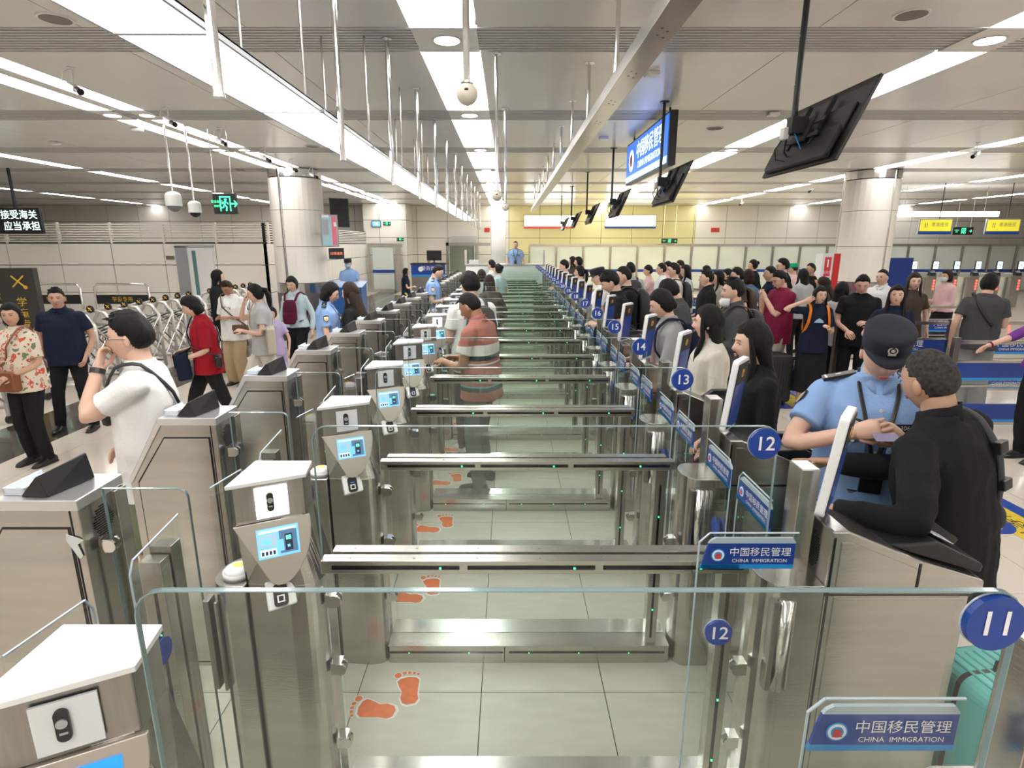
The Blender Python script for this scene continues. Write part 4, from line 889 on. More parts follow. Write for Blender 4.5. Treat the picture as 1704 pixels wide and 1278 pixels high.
# ------------------------------------------------ people
def cloth(name, col, rough=.85, **k): return mat(name, col, rough, bump=.25, bump_s=90, spec=.2, **k)
SK = {'l': mat('skin_light', (.70, .44, .33), .5), 'm': mat('skin_medium', (.52, .31, .21), .5), 'd': mat('skin_tan', (.36, .18, .11), .5)}
hairm = mat('hair_black', (.007, .006, .0055), .55, noise_s=90, noise_a=.8, stretch=(5, 5, .4), bump=.8, bump_s=90, spec=.28)
hairb = mat('hair_brown', (.028, .013, .008), .5, noise_s=90, noise_a=.7, stretch=(5, 5, .4), bump=.8, bump_s=90, spec=.28)
hairg = mat('hair_grey', (.055, .050, .046), .7, noise_s=70, noise_a=.7, bump=.35, bump_s=260, spec=.15)
eyew = mat('eye_white', (.75, .73, .70), .3); eyed = mat('eye_dark', (.01, .007, .005), .2); lipm = mat('lips', (.45, .13, .11), .45)
CL = {
 'black': cloth('black_cloth', (.012, .012, .014)), 'navy': cloth('navy_cloth', (.010, .015, .035)), 'white': cloth('white_cloth', (.78, .77, .76)),
 'cream': cloth('cream_cloth', (.62, .58, .50)), 'grey': cloth('grey_cloth', (.30, .30, .30)), 'dgrey': cloth('dark_grey_cloth', (.07, .07, .075)), 'lgrey': cloth('light_grey_cloth', (.45, .46, .46)),
 'red': cloth('red_cloth', (.30, .008, .018)), 'maroon': cloth('maroon_cloth', (.19, .012, .045)), 'police': cloth('police_blue_cloth', (.27, .42, .72), .75), 'khaki': cloth('khaki_cloth', (.42, .31, .19)),
 'olive': cloth('olive_cloth', (.17, .18, .11)), 'lilac': cloth('lilac_cloth', (.48, .40, .62)), 'paleblue': cloth('pale_blue_cloth', (.50, .62, .66)), 'pink': cloth('pink_cloth', (.75, .50, .50)),
 'beige': cloth('beige_cloth', (.40, .36, .29)), 'denim': cloth('denim_cloth', (.08, .14, .24)), 'yellow': cloth('yellow_cloth', (.70, .60, .05)), 'salmon': cloth('salmon_cloth', (.62, .40, .33)), 'purple': cloth('purple_cloth', (.18, .05, .28)),
 'green': cloth('green_cloth', (.02, .4, .2)), 'brown': cloth('brown_cloth', (.07, .05, .04)), 'slate': cloth('slate_cloth', (.12, .15, .15)), 'mauve': cloth('mauve_cloth', (.36, .24, .24)),
}
def stripem():
    m = mat('striped_polo_cloth', (.36, .13, .10), .85); nt = m.node_tree; N = nt.nodes; L = nt.links
    tc = N.new('ShaderNodeTexCoord'); sp = N.new('ShaderNodeSeparateXYZ'); cr = N.new('ShaderNodeValToRGB'); mp = N.new('ShaderNodeMapRange')
    mp.inputs[1].default_value = .8; mp.inputs[2].default_value = 1.5; L.new(tc.outputs['Object'], sp.inputs[0]); L.new(sp.outputs[2], mp.inputs[0]); L.new(mp.outputs[0], cr.inputs[0])
    e = cr.color_ramp; e.interpolation = 'CONSTANT'; red_ = (.36, .13, .10, 1); wh = (.62, .60, .55, 1); dk = (.03, .05, .05, 1)
    e.elements[0].position = 0; e.elements[0].color = red_; e.elements[1].position = .12; e.elements[1].color = dk
    for p, c_ in [(.17, (.10, .35, .42, 1)), (.19, red_), (.44, (.62, .60, .55, 1)), (.46, red_), (.49, dk), (.55, wh), (.67, red_)]:
        x = e.elements.new(p); x.color = c_
    L.new(cr.outputs[0], N['Principled BSDF'].inputs['Base Color']); return m
CL['striped'] = stripem()
def floralm():
    m = mat('floral_cloth', (.7, .62, .5), .85); nt = m.node_tree; N = nt.nodes; L = nt.links
    tc = N.new('ShaderNodeTexCoord'); v = N.new('ShaderNodeTexNoise'); v.inputs['Scale'].default_value = 19; v.inputs['Detail'].default_value = 1.5; cr = N.new('ShaderNodeValToRGB')
    L.new(tc.outputs['Object'], v.inputs['Vector']); L.new(v.outputs['Fac'], cr.inputs[0]); e = cr.color_ramp; e.interpolation = 'CONSTANT'
    e.elements[0].position = 0; e.elements[0].color = (.16, .2, .10, 1); e.elements[1].position = .36; e.elements[1].color = (.66, .58, .47, 1)
    for p, c_ in [(.58, (.55, .09, .05, 1)), (.66, (.66, .58, .47, 1)), (.70, (.25, .25, .15, 1))]: x = e.elements.new(p); x.color = c_
    L.new(cr.outputs[0], N['Principled BSDF'].inputs['Base Color']); return m
CL['floral'] = floralm()
leather = mat('brown_leather', (.22, .07, .03), .4); lblack = mat('black_leather', (.015, .014, .014), .35); maskm = mat('mask_cloth', (.70, .74, .76), .8); maskb = mat('mask_blue_cloth', (.3, .6, .72), .8); orangem = cloth('orange_cloth', (.72, .20, .02)); shoe_o = mat('orange_shoe', (.85, .12, .05), .5); wine = cloth('wine_cloth', (.10, .01, .035)); ntan = mat('straw_cloth', (.5, .45, .36), .8)

PEND = []
def smoothpts(pts, rad, n=4):
    # rounded polyline through the joints, radii interpolated
    P_ = [Vector(p) for p in pts]; out = []; ro = []
    for i in range(len(P_)-1):
        p0 = P_[max(i-1, 0)]; p1 = P_[i]; p2 = P_[i+1]; p3 = P_[min(i+2, len(P_)-1)]
        for k in range(n):
            t = k/n; a = .25
            m1 = (p2-p0)*a*1.2; m2 = (p3-p1)*a*1.2
            h = (2*t**3-3*t**2+1)*p1+(t**3-2*t**2+t)*m1+(-2*t**3+3*t**2)*p2+(t**3-t**2)*m2
            out.append(h); ro.append(rad[i]+(rad[i+1]-rad[i])*t)
    out.append(P_[-1]); ro.append(rad[-1]); return out, ro
HEADC = {}
def head_data(det, female):
    key = (det, female)
    if key in HEADC: return HEADC[key]
    nu, nv = (40, 30) if det else (20, 14)
    vs = []; fs = []
    for j in range(nv+1):
        t = -pi/2+pi*j/nv
        for i in range(nu):
            a = 2*pi*i/nu; dx = cos(t)*cos(a); dy = cos(t)*sin(a); dz = sin(t)
            x, y, z = dx*.074, dy*.092, dz*.117
            if z < 0:
                k = (-z/.117); x *= 1-.34*k**1.6; y = y*(1-.10*k) if y > 0 else y*(1-.50*k**1.2); y += .006*k
            if z > .02: y *= 1.0; x *= 1+.03*(z/.117)
            if dy > 0:   # face
                g = lambda cx, cz, sx, sz: math.exp(-((x-cx)/sx)**2-((z-cz)/sz)**2)
                y -= .008*max(0, dy)**.5*(1-min(1, abs(x)/.06))*.6
                y += .024*g(0, -.030, .011, .016)+.011*g(0, -.008, .008, .02)            # nose
                y -= .008*(g(.030, .002, .014, .010)+g(-.030, .002, .014, .010))           # sockets
                y += .005*(g(.03, .022, .02, .007)+g(-.03, .022, .02, .007))               # brow
                y += .006*g(0, -.062, .018, .008)-.004*g(0, -.063, .02, .0022)+.009*g(0, -.096, .02, .014)
                y += .003*(g(.042, -.03, .02, .02)+g(-.042, -.03, .02, .02))
            vs.append((x, y, z))
    for j in range(nv):
        for i in range(nu): fs.append((j*nu+i, j*nu+(i+1) % nu, (j+1)*nu+(i+1) % nu, (j+1)*nu+i))
    HEADC[key] = (vs, fs, nu, nv); return HEADC[key]
def build_head(mb, M, det, female, skin_i=0):
    vs, fs, nu, nv = head_data(det, female); old = mb.M; mb.M = old @ M; mb.add(vs, fs, 0)
    for s in (-1, 1):
        mb.ell((s*.074, -.006, -.010), (.009, .017, .030), 10, 6, 0)
        if det:
            mb.ell((s*.030, .0745, .001), (.0125, .006, .0052), 10, 6, 1); mb.ell((s*.030, .0795, .001), (.0055, .0022, .005), 8, 5, 2)
            mb.tube([(s*.016, .088, .004), (s*.030, .0870, .0075), (s*.044, .078, .003)], .0016, 5, 2)
        else: mb.ell((s*.030, .077, .001), (.012, .006, .0045), 6, 4, 2)
        mb.tube([(s*.014, .0925, .020), (s*.030, .0915, .0245), (s*.048, .080, .020)], .0026 if not female else .0018, 5, 2)
    mb.ell((0, .090, -.058), (.019, .006, .0035), 10, 4, 3); mb.ell((0, .089, -.066), (.016, .006, .004), 10, 4, 3)
    mb.M = old
def build_hand(mb, W, d, n, side, det, s=1, curl=.5, point=False, r=0):
    # W wrist, d hand direction, n palm normal (palm side), side = +1 right hand thumb placement
    d = d.normalized(); n = (n-d*n.dot(d)).normalized(); u = d.cross(n)*side; old = mb.M; k = 8 if det else 5
    def pt(a, b, c_): return W+d*a*s+u*b*s+n*c_*s
    rs = []
    for a, w, h in [(-.02, .024, .019), (0, .026, .018), (.03, .036, .016), (.065, .041, .014), (.088, .038, .011), (.094, .030, .007)]:
        rs.append([pt(a, w*cos(2*pi*i/10), h*sin(2*pi*i/10)) for i in range(10)])
    mb.rings(rs, 0)
    for i, (b, L, rr) in enumerate([(.031, .068, .0085), (.011, .076, .009), (-.010, .071, .0085), (-.029, .056, .0075)]):
        cu = curl*(1+.12*i); cu = .08 if (point and i == 0) else (1.5 if point else cu)
        p0 = pt(.080, b, 0); pts = [p0]; ang = .12*cu
        for seg, f in enumerate((.45, .30, .25)):
            ang += cu*(.55 if seg else .45); pts.append(pts[-1]+(d*cos(ang)+n*sin(ang))*L*s*f)
        mb.tube(pts, [rr*s, rr*s*.95, rr*s*.85, rr*s*.7], k, 0)
    t0 = pt(.018, .030, .006); t1 = pt(.048, .052, .016+.01*curl); t2 = pt(.072, .055-.01*curl, .022+.012*curl); t3 = pt(.092, .050-.018*curl, .026+.018*curl)
    mb.tube([t0, t1, t2, t3], [.013*s, .0115*s, .010*s, .0075*s], k, 0)
def ik(a, b, la, lb, hint):
    d = b-a; L = min(max(d.length, .05), (la+lb)*.995); dn = d.normalized(); b2 = a+dn*L
    x = (la*la-lb*lb+L*L)/(2*L); h = math.sqrt(max(la*la-x*x, 0)); hp = (hint-dn*hint.dot(dn)); hp = hp.normalized() if hp.length > 1e-4 else Vector((0, 0, 1))
    return a+dn*x+hp*h, b2
def rem(name, mb, m_, parent, vox, disp=0, extra=None, mats=None, seed=0):
    me = mb.data(name, m_); o = bpy.data.objects.new(name, me); COL.objects.link(o); o.parent = parent
    r = o.modifiers.new('r', 'REMESH'); r.mode = 'VOXEL'; r.voxel_size = vox; r.use_smooth_shade = True
    s = o.modifiers.new('s', 'SMOOTH'); s.factor = .5; s.iterations = 3 if vox < .012 else 2
    PEND.append((o, disp, extra, mats or [m_], seed)); return o
def finalize():
    dg = bpy.context.evaluated_depsgraph_get(); res = []
    for o, disp, extra, mats, seed in PEND: res.append(bpy.data.meshes.new_from_object(o.evaluated_get(dg)))
    for (o, disp, extra, mats, seed), me in zip(PEND, res):
        nm = o.name.split('.')[0]; o.modifiers.clear(); vs = [v.co.copy() for v in me.vertices]
        if disp:
            off = Vector((seed*3.1, seed*1.7, 0))
            for i, v in enumerate(me.vertices):
                p = v.co; q = Vector((p.x*9, p.y*9, p.z*5))+off
                f = noise.noise(q)*.7+noise.noise(q*2.3)*.35+abs(noise.noise(Vector((p.x*6+p.z*9, p.y*6, p.z*7-p.x*5))+off))*-.6
                vs[i] = p+v.normal*disp*f
        fs = [tuple(p.vertices) for p in me.polygons]; mi = [0]*len(fs)
        if extra:
            n = len(vs); vs += extra.v; fs += [tuple(i+n for i in f) for f in extra.f]; mi += extra.m
        nme = bpy.data.meshes.new(nm); nme.from_pydata([tuple(v) for v in vs], [], fs)
        for m_ in mats: nme.materials.append(m_)
        nme.polygons.foreach_set('material_index', mi); nme.polygons.foreach_set('use_smooth', [True]*len(fs)); nme.update(); o.data = nme
    PEND.clear()
PC = [0]
class Person:
    """one figure; local frame: faces +Y, right hand +X, metres for a 1.70 m body scaled by h"""
    def __init__(s, label, x, y, face, h=1.68, fem=False, det=0, skin='l', lean=0, side=0, twist=0, hy=0, hp=0, hr=0, fat=1.0, la='down', ra='down', legs='stand', z=0,
                 top='tee', tc='white', bot='trousers', bc='black', shoes='black', hair='short', hm=None, sleeve=None, lcurl=.5, rcurl=.5, collar=False, hemz=None, tuck=False, point=None, socks=None):
        PC[0] += 1; s.seed = PC[0]; s.det = det; s.fem = fem; s.fat = fat; k = h/1.7; s.k = k
        t = thing('person', label, 'person', (x, y, z), R(face)); s.t = t; s.lab = label
        S_ = Matrix.Scale(k, 4)
        vox = {2: .0085, 1: .012, 0: .018}[det]*1.0
        U = Matrix.Translation((0, 0, .95)) @ Matrix.Rotation(R(twist), 4, 'Z') @ Matrix.Rotation(R(-lean), 4, 'X') @ Matrix.Rotation(R(side), 4, 'Y') @ Matrix.Translation((0, 0, -.95))
        s.U = U; s.S = S_; w = .87 if fem else 1.0; f = fat
        sx = .168*w*(.6+.4*f)
        skin_m = SK[skin]; body = MB(); body.M = S_
        def T(rows, n=16):
            out = []
            for z_, hw, hd, yo in rows:
                bl = max(0, min(1, (z_-.88)/.12)); r = []
                for i in range(n):
                    a = 2*pi*i/n; ca, sa = cos(a), sin(a); e = .8
                    p = Vector((hw*math.copysign(abs(ca)**e, ca), yo+hd*math.copysign(abs(sa)**e, sa), z_)); q = U @ p; r.append(p*(1-bl)+q*bl)
                out.append(r)
            return out
        hipw = .165*(1.03 if fem else 1)*(.5+.5*f); wai = (.118 if fem else .145)*f
        tors = [(.83, hipw*.8, .09, -.01), (.92, hipw, .115*f, -.01), (1.03, (hipw+wai)/2, .105*f, 0), (1.12, wai, .10*f, 0), (1.25, .155*w*f, .115*f, .0), (1.34, sx-.012, .098, -.005), (1.395, sx-.035, .072, -.012), (1.425, .09*w, .055, -.012), (1.455, .055, .055, -.008)]
        body.rings(T(tors))
        nb = U @ Vector((0, -.008, 1.44)); hc = Vector((0, .022, 1.578)); Hm = U @ Matrix.Translation((0, .0, 1.49)) @ Matrix.Rotation(R(hy), 4, 'Z') @ Matrix.Rotation(R(-hp), 4, 'X') @ Matrix.Rotation(R(hr), 4, 'Y') @ Matrix.Translation((0, 0, -1.49)) @ Matrix.Translation(hc)
        s.Hm = Hm; s.HS = S_ @ Hm
        nr = .050 if fem else .057
        body.tube([nb-Vector((0, 0, .05)), nb, (nb+Hm @ Vector((0, -.02, -.06)))/2, Hm @ Vector((0, -.018, -.05))], [nr*1.15, nr*1.08, nr, nr], 12)
        # arms
        s.J = {}
        arms = {'r': ra, 'l': la}; PR = {'down': (.255, .03, .875), 'hold': (.09, .23, 1.12), 'phone': (.05, .22, 1.33), 'low': (.09, .21, 1.0), 'desk': (.14, .33, 1.08), 'pocket': (.215, .07, .90), 'strap': (.16, .14, 1.26), 'face': (.06, .18, 1.47), 'up': (.20, .12, 1.60), 'back': (.20, -.12, .95)}
        for nm, sg in (('r', 1), ('l', -1)):
            v = arms[nm]; hint = Vector((sg*.45, -.45, -.85))
            if isinstance(v, str): tg = Vector(PR[v]); tg.x *= sg
            else:
                tg = Vector(v[:3]); 
                if len(v) > 3: hint = Vector(v[3:6])
            sh = U @ Vector((sg*(sx+.004), -.012, 1.362)); el, wr = ik(sh, tg, .275, .25, hint); s.J[nm] = (sh, el, wr)
            ps, rr = smoothpts([sh, el, wr], [.043*f*w, .039*w*(.5+.5*f), .027*w]); body.tube(ps, rr, 10)
        # legs
        LG = {'stand': [(.10, 0, .08), (-.10, 0, .08)], 'apart': [(.14, .03, .08), (-.14, -.03, .08)], 'stride': [(.09, .30, .09), (-.09, -.30, .13)], 'step': [(.10, -.17, .11), (-.09, .17, .08)], 'wide': [(.20, .02, .08), (-.17, .06, .08)]}[legs] if isinstance(legs, str) else legs
        s.legs = []
        for (sg, ft) in zip((1, -1), LG):
            hp_ = Vector((sg*.085, 0, .90)); kn, an = ik(hp_, Vector(ft), .425, .405, Vector((0, 1, 0))); s.legs.append((hp_, kn, an))
            ps, rr = smoothpts([hp_, kn, an], [.082*f*(.95 if fem else 1), .052*(.6+.4*f), .036]); body.tube(ps, rr, 10)
        ex = MB(); ex.M = S_; build_head(ex, Hm, det > 0, fem)
        for nm, sg, cu in (('r', 1, rcurl), ('l', -1, lcurl)):
            sh, el, wr = s.J[nm]; d = (wr-el).normalized()
            pn = Vector((-sg, 0, 0)) if wr.z < 1.0 and abs(wr.y) < .15 else Vector((-sg*.5, 0, -.8))
            if wr.z > 1.25: pn = Vector((-sg*.6, -.8, 0))
            if wr.z > 1.4: pn = Vector((0, -1, 0))
            build_hand(ex, wr-d*.005, d, pn, -sg if True else sg, det > 0, 1.0 if not fem else .9, cu, point == nm)
        rem('body', body, skin_m, t, vox*1.1, 0, ex, [skin_m, eyew, eyed, lipm])
        dsp = .008
        # ---- top garment
        if top:
            g = MB(); g.M = S_; ease = .016
            hz = hemz or (.80 if top in ('tee', 'polo', 'shirt', 'blouse', 'jacket') and not tuck else .93)
            hem = .03 if not tuck else .012
            rows = [(hz, max(hipw, sx*.96)+hem-.005, .125*f+hem, 0), (hz+.03, max(hipw, sx*.95)+hem-.008, .122*f+hem, 0), (max(hz+.08, 1.02), (hipw+wai)/2+.030+(0 if fem else .012), .108*f+ease+.012, 0), (1.13, wai+.030+(0 if fem else .01), .106*f+ease+.01, .0), (1.25, .158*w*f+ease+.008, .118*f+ease, .0), (1.34, sx+.012+ease, .112+ease*.7, -.004), (1.40, sx-.006+ease*.6, .084+ease*.5, -.012), (1.438, .118*w, .066, -.012), (1.468, nr+.014, nr+.016, -.006)]
            if top == 'tank': rows[-3] = (1.40, sx*.72, .08, -.012)
            g.rings(T(rows))
            sl = {'tee': .62, 'polo': .62, 'shirt': .62, 'blouse': .8, 'long': 1.9, 'jacket': 1.92, 'tank': 0, 'dress': .5}[top] if sleeve is None else sleeve
            for nm in ('r', 'l'):
                sh, el, wr = s.J[nm]
                if sl <= 0: continue
                if sl <= 1: ps, rr = smoothpts([sh, sh+(el-sh)*.3, sh+(el-sh)*sl], [.064*w*f, .062*w*f, .062*w*(.6+.4*f)+.008]); g.ell(sh, (.062*w*f, .062*w*f, .060*w*f), 14, 8); g.tube(ps, rr, 12, rnd=False)
                else:
                    e2 = el+(wr-el)*(sl-1); loose = .014 if top == 'jacket' else .006
                    ps, rr = smoothpts([sh, el, e2], [.056*w*f+loose*.6, .046*w+loose, .033*w+loose]); g.ell(sh, (.058*w*f+loose*.6,)*3, 14, 8); g.tube(ps, rr, 12, rnd=False)
            rem({'tee': 'tee_shirt', 'polo': 'polo_shirt', 'shirt': 'shirt', 'blouse': 'blouse', 'long': 'long_sleeve_top', 'jacket': 'jacket', 'tank': 'tank_top', 'dress': 'dress'}[top], g, CL[tc], t, vox, dsp*(1.3 if top == 'jacket' else 1), seed=s.seed)
            if collar:
                cm = MB(); cm.M = S_ @ U
                for sg in (-1, 1):
                    cm.add([(0, -.075, 1.44), (sg*.062, -.04, 1.445), (sg*.072, .02, 1.43), (sg*.055, .065, 1.40), (sg*.012, .082, 1.395), (sg*.015, .066, 1.43), (sg*.045, .04, 1.468), (sg*.056, -.01, 1.49), (sg*.045, -.055, 1.498), (0, -.070, 1.50)],
                           [(0, 1, 8, 9), (1, 2, 7, 8), (2, 3, 6, 7), (3, 4, 5, 6)])
                o = cm.build('collar', CL[tc], t, True); sd = o.modifiers.new('s', 'SOLIDIFY'); sd.thickness = .006
        # ---- lower garment
        g = MB(); g.M = S_
        if bot in ('trousers', 'shorts', 'wide'):
            g.rings(T([(.80, hipw*.86, .10, -.01), (.86, hipw+.012, .118*f, -.01), (.94, hipw+.010, .120*f, -.008), (1.02, (hipw+wai)/2+.010, .112*f, 0), (1.045, (hipw+wai)/2+.004, .106*f, 0)]))
            for (hp_, kn, an) in s.legs:
                wd = .028 if bot == 'wide' else 0
                if bot == 'shorts': e = hp_+(kn-hp_)*.98; g.tube(*smoothpts([hp_, hp_+(e-hp_)*.5, e], [.10*f, .098*f, .098*f]), 12, rnd=False)
                else: g.tube(*smoothpts([hp_+Vector((0, 0, .0)), kn, an+Vector((0, -.005, -.035))], [.096*f, .070+wd, .058+wd*1.5]), 12, rnd=False)
            rem('shorts' if bot == 'shorts' else 'trousers', g, CL[bc], t, vox, dsp*1.2, seed=s.seed+40)
        elif bot in ('skirt', 'longskirt'):
            zz_ = .25 if bot == 'longskirt' else .5
            g.rings(T([(zz_, .22, .19, 0), (.6, .20, .165, 0), (.86, hipw+.02, .13, -.01), (.94, hipw+.014, .125, -.008), (1.045, (hipw+wai)/2+.008, .11, 0)])); rem('skirt', g, CL[bc], t, vox, dsp*2.0, seed=s.seed+40)
        # ---- shoes
        sm = {'black': lblack, 'white': mat('white_shoe', (.72, .70, .68), .5), 'orange': shoe_o, 'dark': mat('dark_shoe', (.03, .03, .035), .5)}[shoes]
        for (hp_, kn, an) in s.legs:
            m = MB(); m.M = S_ @ Matrix.Translation((an.x, an.y, an.z-.08)); sg = 1 if an.x > 0 else -1; rs = []
            for y_, w_, h_, x_ in [(-.075, .022, .045, 0), (-.065, .034, .075, 0), (-.02, .038, .088, 0), (.04, .040, .078, 0), (.09, .046, .058, sg*.004), (.14, .045, .045, sg*.006), (.175, .030, .034, sg*.004), (.188, .012, .022, 0)]:
                rs.append([Vector((x_+w_*math.copysign(abs(cos(2*pi*i/12))**.8, cos(2*pi*i/12)), y_, max(.0, h_*.5+h_*.5*math.copysign(abs(sin(2*pi*i/12))**.7, sin(2*pi*i/12))))) for i in range(12)])
            m.rings(rs); o = m.build('shoe', sm, t, True)
            so = MB(); so.M = m.M; so.prism([(x_*.9, y_) for x_, y_ in [(-.036, -.07), (.036, -.07), (.044, .0), (.052, .10), (.035, .18), (-.035, .18), (-.050, .10), (-.044, 0)]], 'z', 0, .016); so.build('sole', mat('sole', (.5, .5, .48), .6) if shoes in ('white', 'orange') else blackm, o)
            if socks: sk = MB(); sk.M = S_; sk.tube([an+Vector((0, 0, -.02)), an+Vector((0, 0, .10))], .040, 10, rnd=False); sk.build('sock', socks, t, True)
        s.hair(hair, hm or hairm)
    def hshell(s, fn, m_, thick=.012, nm='hair'):
        # outer shell following the skull; fn(x,y,z,dir) -> amount 0..1 (0 = not covered)
        nu, nv = (48, 34) if s.det else (30, 22); mb = MB(); mb.M = s.HS; vs = []; cov = []; N_ = noise.noise
        for j in range(nv+1):
            t = -pi/2+pi*j/nv
            for i in range(nu):
                a = 2*pi*i/nu; x, y, z = cos(t)*cos(a)*.074, cos(t)*sin(a)*.092-.001, sin(t)*.117
                if z < 0: q = -z/.117; x *= 1-.34*q**1.6; y = y*(1-.10*q) if y > 0 else y*(1-.40*q**1.2)
                c_ = fn(x, y, z); cov.append(c_ > 0); r = Vector((x, y, z)); rn = r.normalized()
                v = N_(Vector((x*38+s.seed, y*38, z*16)))
                vs.append(r+rn*((thick*(.10+.90*min(1, c_))+thick*((.30 if thick > .01 else .08)*v+(.22 if thick > .01 else .10)*N_(Vector((x*120, y*120+s.seed, z*30))))*min(1, c_)) if c_ > 0 else -.004))
        fs = []
        for j in range(nv):
            for i in range(nu):
                q = (j*nu+i, j*nu+(i+1) % nu, (j+1)*nu+(i+1) % nu, (j+1)*nu+i)
                if sum(cov[p] for p in q) >= 1: fs.append(q)
        mb.add(vs, fs); return mb
    def hair(s, kind, m_):
        if kind is None: return
        HL = {'short': [(-1, -.055), (-.4, -.05), (-.2, -.012), (-.08, .020), (.2, .018), (.42, .048), (.7, .068), (1, .072)],
              'crop': [(-1, -.050), (-.4, -.045), (-.2, -.005), (-.08, .026), (.2, .028), (.42, .056), (.7, .076), (1, .080)],
              'fringe': [(-1, -.060), (-.4, -.055), (-.2, -.015), (-.08, .012), (.2, .010), (.42, .026), (.7, .042), (1, .042)],
              'full': [(-1, -.085), (-.3, -.085), (.0, -.06), (.25, -.02), (.42, .03), (.7, .058), (1, .066)]}
        k = {'short': 'short', 'crop': 'crop', 'fringe': 'fringe', 'tall': 'short'}.get(kind, 'full')
        def fnh(x, y, z, L=HL[k]):
            t = y/.092
            for (a, za), (b, zb) in zip(L, L[1:]):
                if t <= b: zl = za+(zb-za)*max(0, (t-a))/(b-a); break
            else: zl = L[-1][1]
            return min(1, (z-zl+.004)*(45 if k == 'full' else 30))
        base = {k: fnh}
        th = {'crop': .006, 'short': .013, 'tall': .022, 'fringe': .016}.get(kind, .013)
        mb = s.hshell(base[k], m_, th); W_ = s.HS
        def loft(rows, n=14):
            rs = []
            for z_, hw, hd, yo in rows:
                r = []
                for i in range(n):
                    a = 2*pi*i/n; p = W_ @ Vector((hw*cos(a)*(1+.08*noise.noise(Vector((cos(a)*4+s.seed, z_*5, 0)))), yo+hd*sin(a), z_)); r.append(p)
                rs.append(r)
            o = mb.M; mb.M = Matrix(); mb.rings(rs); mb.M = o
        if kind == 'bob':
            loft([(.03, .082, .06, -.030), (-.03, .090, .066, -.034), (-.08, .090, .064, -.034), (-.105, .078, .052, -.036)])
        if kind in ('long', 'vlong', 'wavy'):
            L = {'long': -.34, 'vlong': -.55, 'wavy': -.36}[kind]; wv = 1.25 if kind == 'wavy' else 1
            loft([(.03, .077, .056, -.034), (-.05, .080*wv, .054*wv, -.044), (-.12, .080*wv, .046*wv, -.060), (-.20, .088*wv, .034*wv, -.088), (-.26, .092*wv, .028*wv, -.100), ((L-.26)/2-.03, .088*wv, .026*wv, -.105), (L, .060, .016, -.105)])
            for sg in (-1, 1):
                mb.tube([(sg*.062, .035, .05), (sg*.078, .030, -.02), (sg*.080, .022, -.10), (sg*.090, .050, -.20), (sg*.086, .075, max(L, -.36))], [.012, .015, .018, .020, .006], 8)
        if kind == 'pony':
            mb.tube([(0, -.085, .045), (0, -.125, .03), (0, -.140, -.05), (0, -.130, -.14), (0, -.115, -.22)], [.02, .028, .034, .028, .010], 10)
        if kind == 'bun': mb.ell((0, -.095, .05), (.04, .038, .038), 14, 8)
        if kind == 'tied': mb.ell((0, -.085, -.035), (.035, .03, .04), 14, 8)
        if kind in ('short', 'tall', 'fringe') and s.det:
            for i in range(26 if kind == 'tall' else 14):      # loose tufts
                a = random.uniform(0, 2*pi); r_ = random.uniform(.2, .8); x, y = .07*r_*cos(a), .085*r_*sin(a); z_ = .117*math.sqrt(max(0, 1-(x/.074)**2-(y/.092)**2))+.004
                mb.tube([(x, y, z_), (x*1.15, y*1.1+.012, z_+.012), (x*1.3, y*1.15+.03, z_+.010)], [.010, .007, .002], 5)
        if kind == 'cap' : return s.cap(m_)
        mb.build('hair', m_, s.t, True)
    def cap(s, m_, badge=False):
        m0 = s.hshell(lambda x, y, z: 1 if z > -.03 and y < 0 else 0, hairm, .007); m0.build('hair', hairm, s.t, True)
        mb = MB(); mb.M = s.HS @ Matrix.Rotation(R(-4), 4, 'X'); n = 28
        rows = [(.036, .084, .101, 0), (.060, .086, .103, 0), (.090, .088, .105, .002), (.112, .088, .105, .004), (.124, .080, .096, .004), (.129, .055, .066, .002), (.131, .02, .024, .0)]
        mb.rings([[Vector((a_*cos(2*pi*i/n), yo+b_*sin(2*pi*i/n), z_)) for i in range(n)] for z_, a_, b_, yo in rows])
        br = MB(); br.M = mb.M; up = []; dn = []
        for i in range(13):
            a = R(20+140*i/12); up.append((.084*cos(a), .098*sin(a), .050)); dn.append((.080*cos(a), .098*sin(a)+.055*sin((a-R(20))/R(140)*pi)**.7, .034))
        br.add(up+dn, [(i, i+1, 14+i, 13+i) for i in range(12)]); 
        c_ = mb.build('cap', m_, s.t, True); b_ = br.build('cap_brim', m_, c_, True); sd = b_.modifiers.new('s', 'SOLIDIFY'); sd.thickness = .004
        if badge:
            k = MB(); k.M = mb.M @ frameM((0, .106, .088), (-1, 0, 0), (0, -.1, 1)); k.disc((0, 0, 0), (0, 0, 1), .017, .003, 20, 0); k.disc((0, .002, .003), (0, 0, 1), .012, .001, 16, 1); k.disc((0, .002, .004), (0, 0, 1), .007, .001, 12, 0); k.box(-.013, -.02, 0, .013, -.013, .003, 0); k.build('cap_badge', [mat('badge_silver', (.75, .75, .72), .35, .4), black], c_)
    # ---- things carried (top level)
    def W(s, p): return s.t.matrix_basis @ (s.S @ (s.U @ Vector(p)))
    def frame(s, p=(0, 0, 0)):
        M = s.t.matrix_basis @ s.S @ s.U; return M
    def carry(s, nm, lab, cat): 
        t = thing(nm, lab, cat); t.matrix_basis = s.t.matrix_basis @ s.S @ s.U; return t
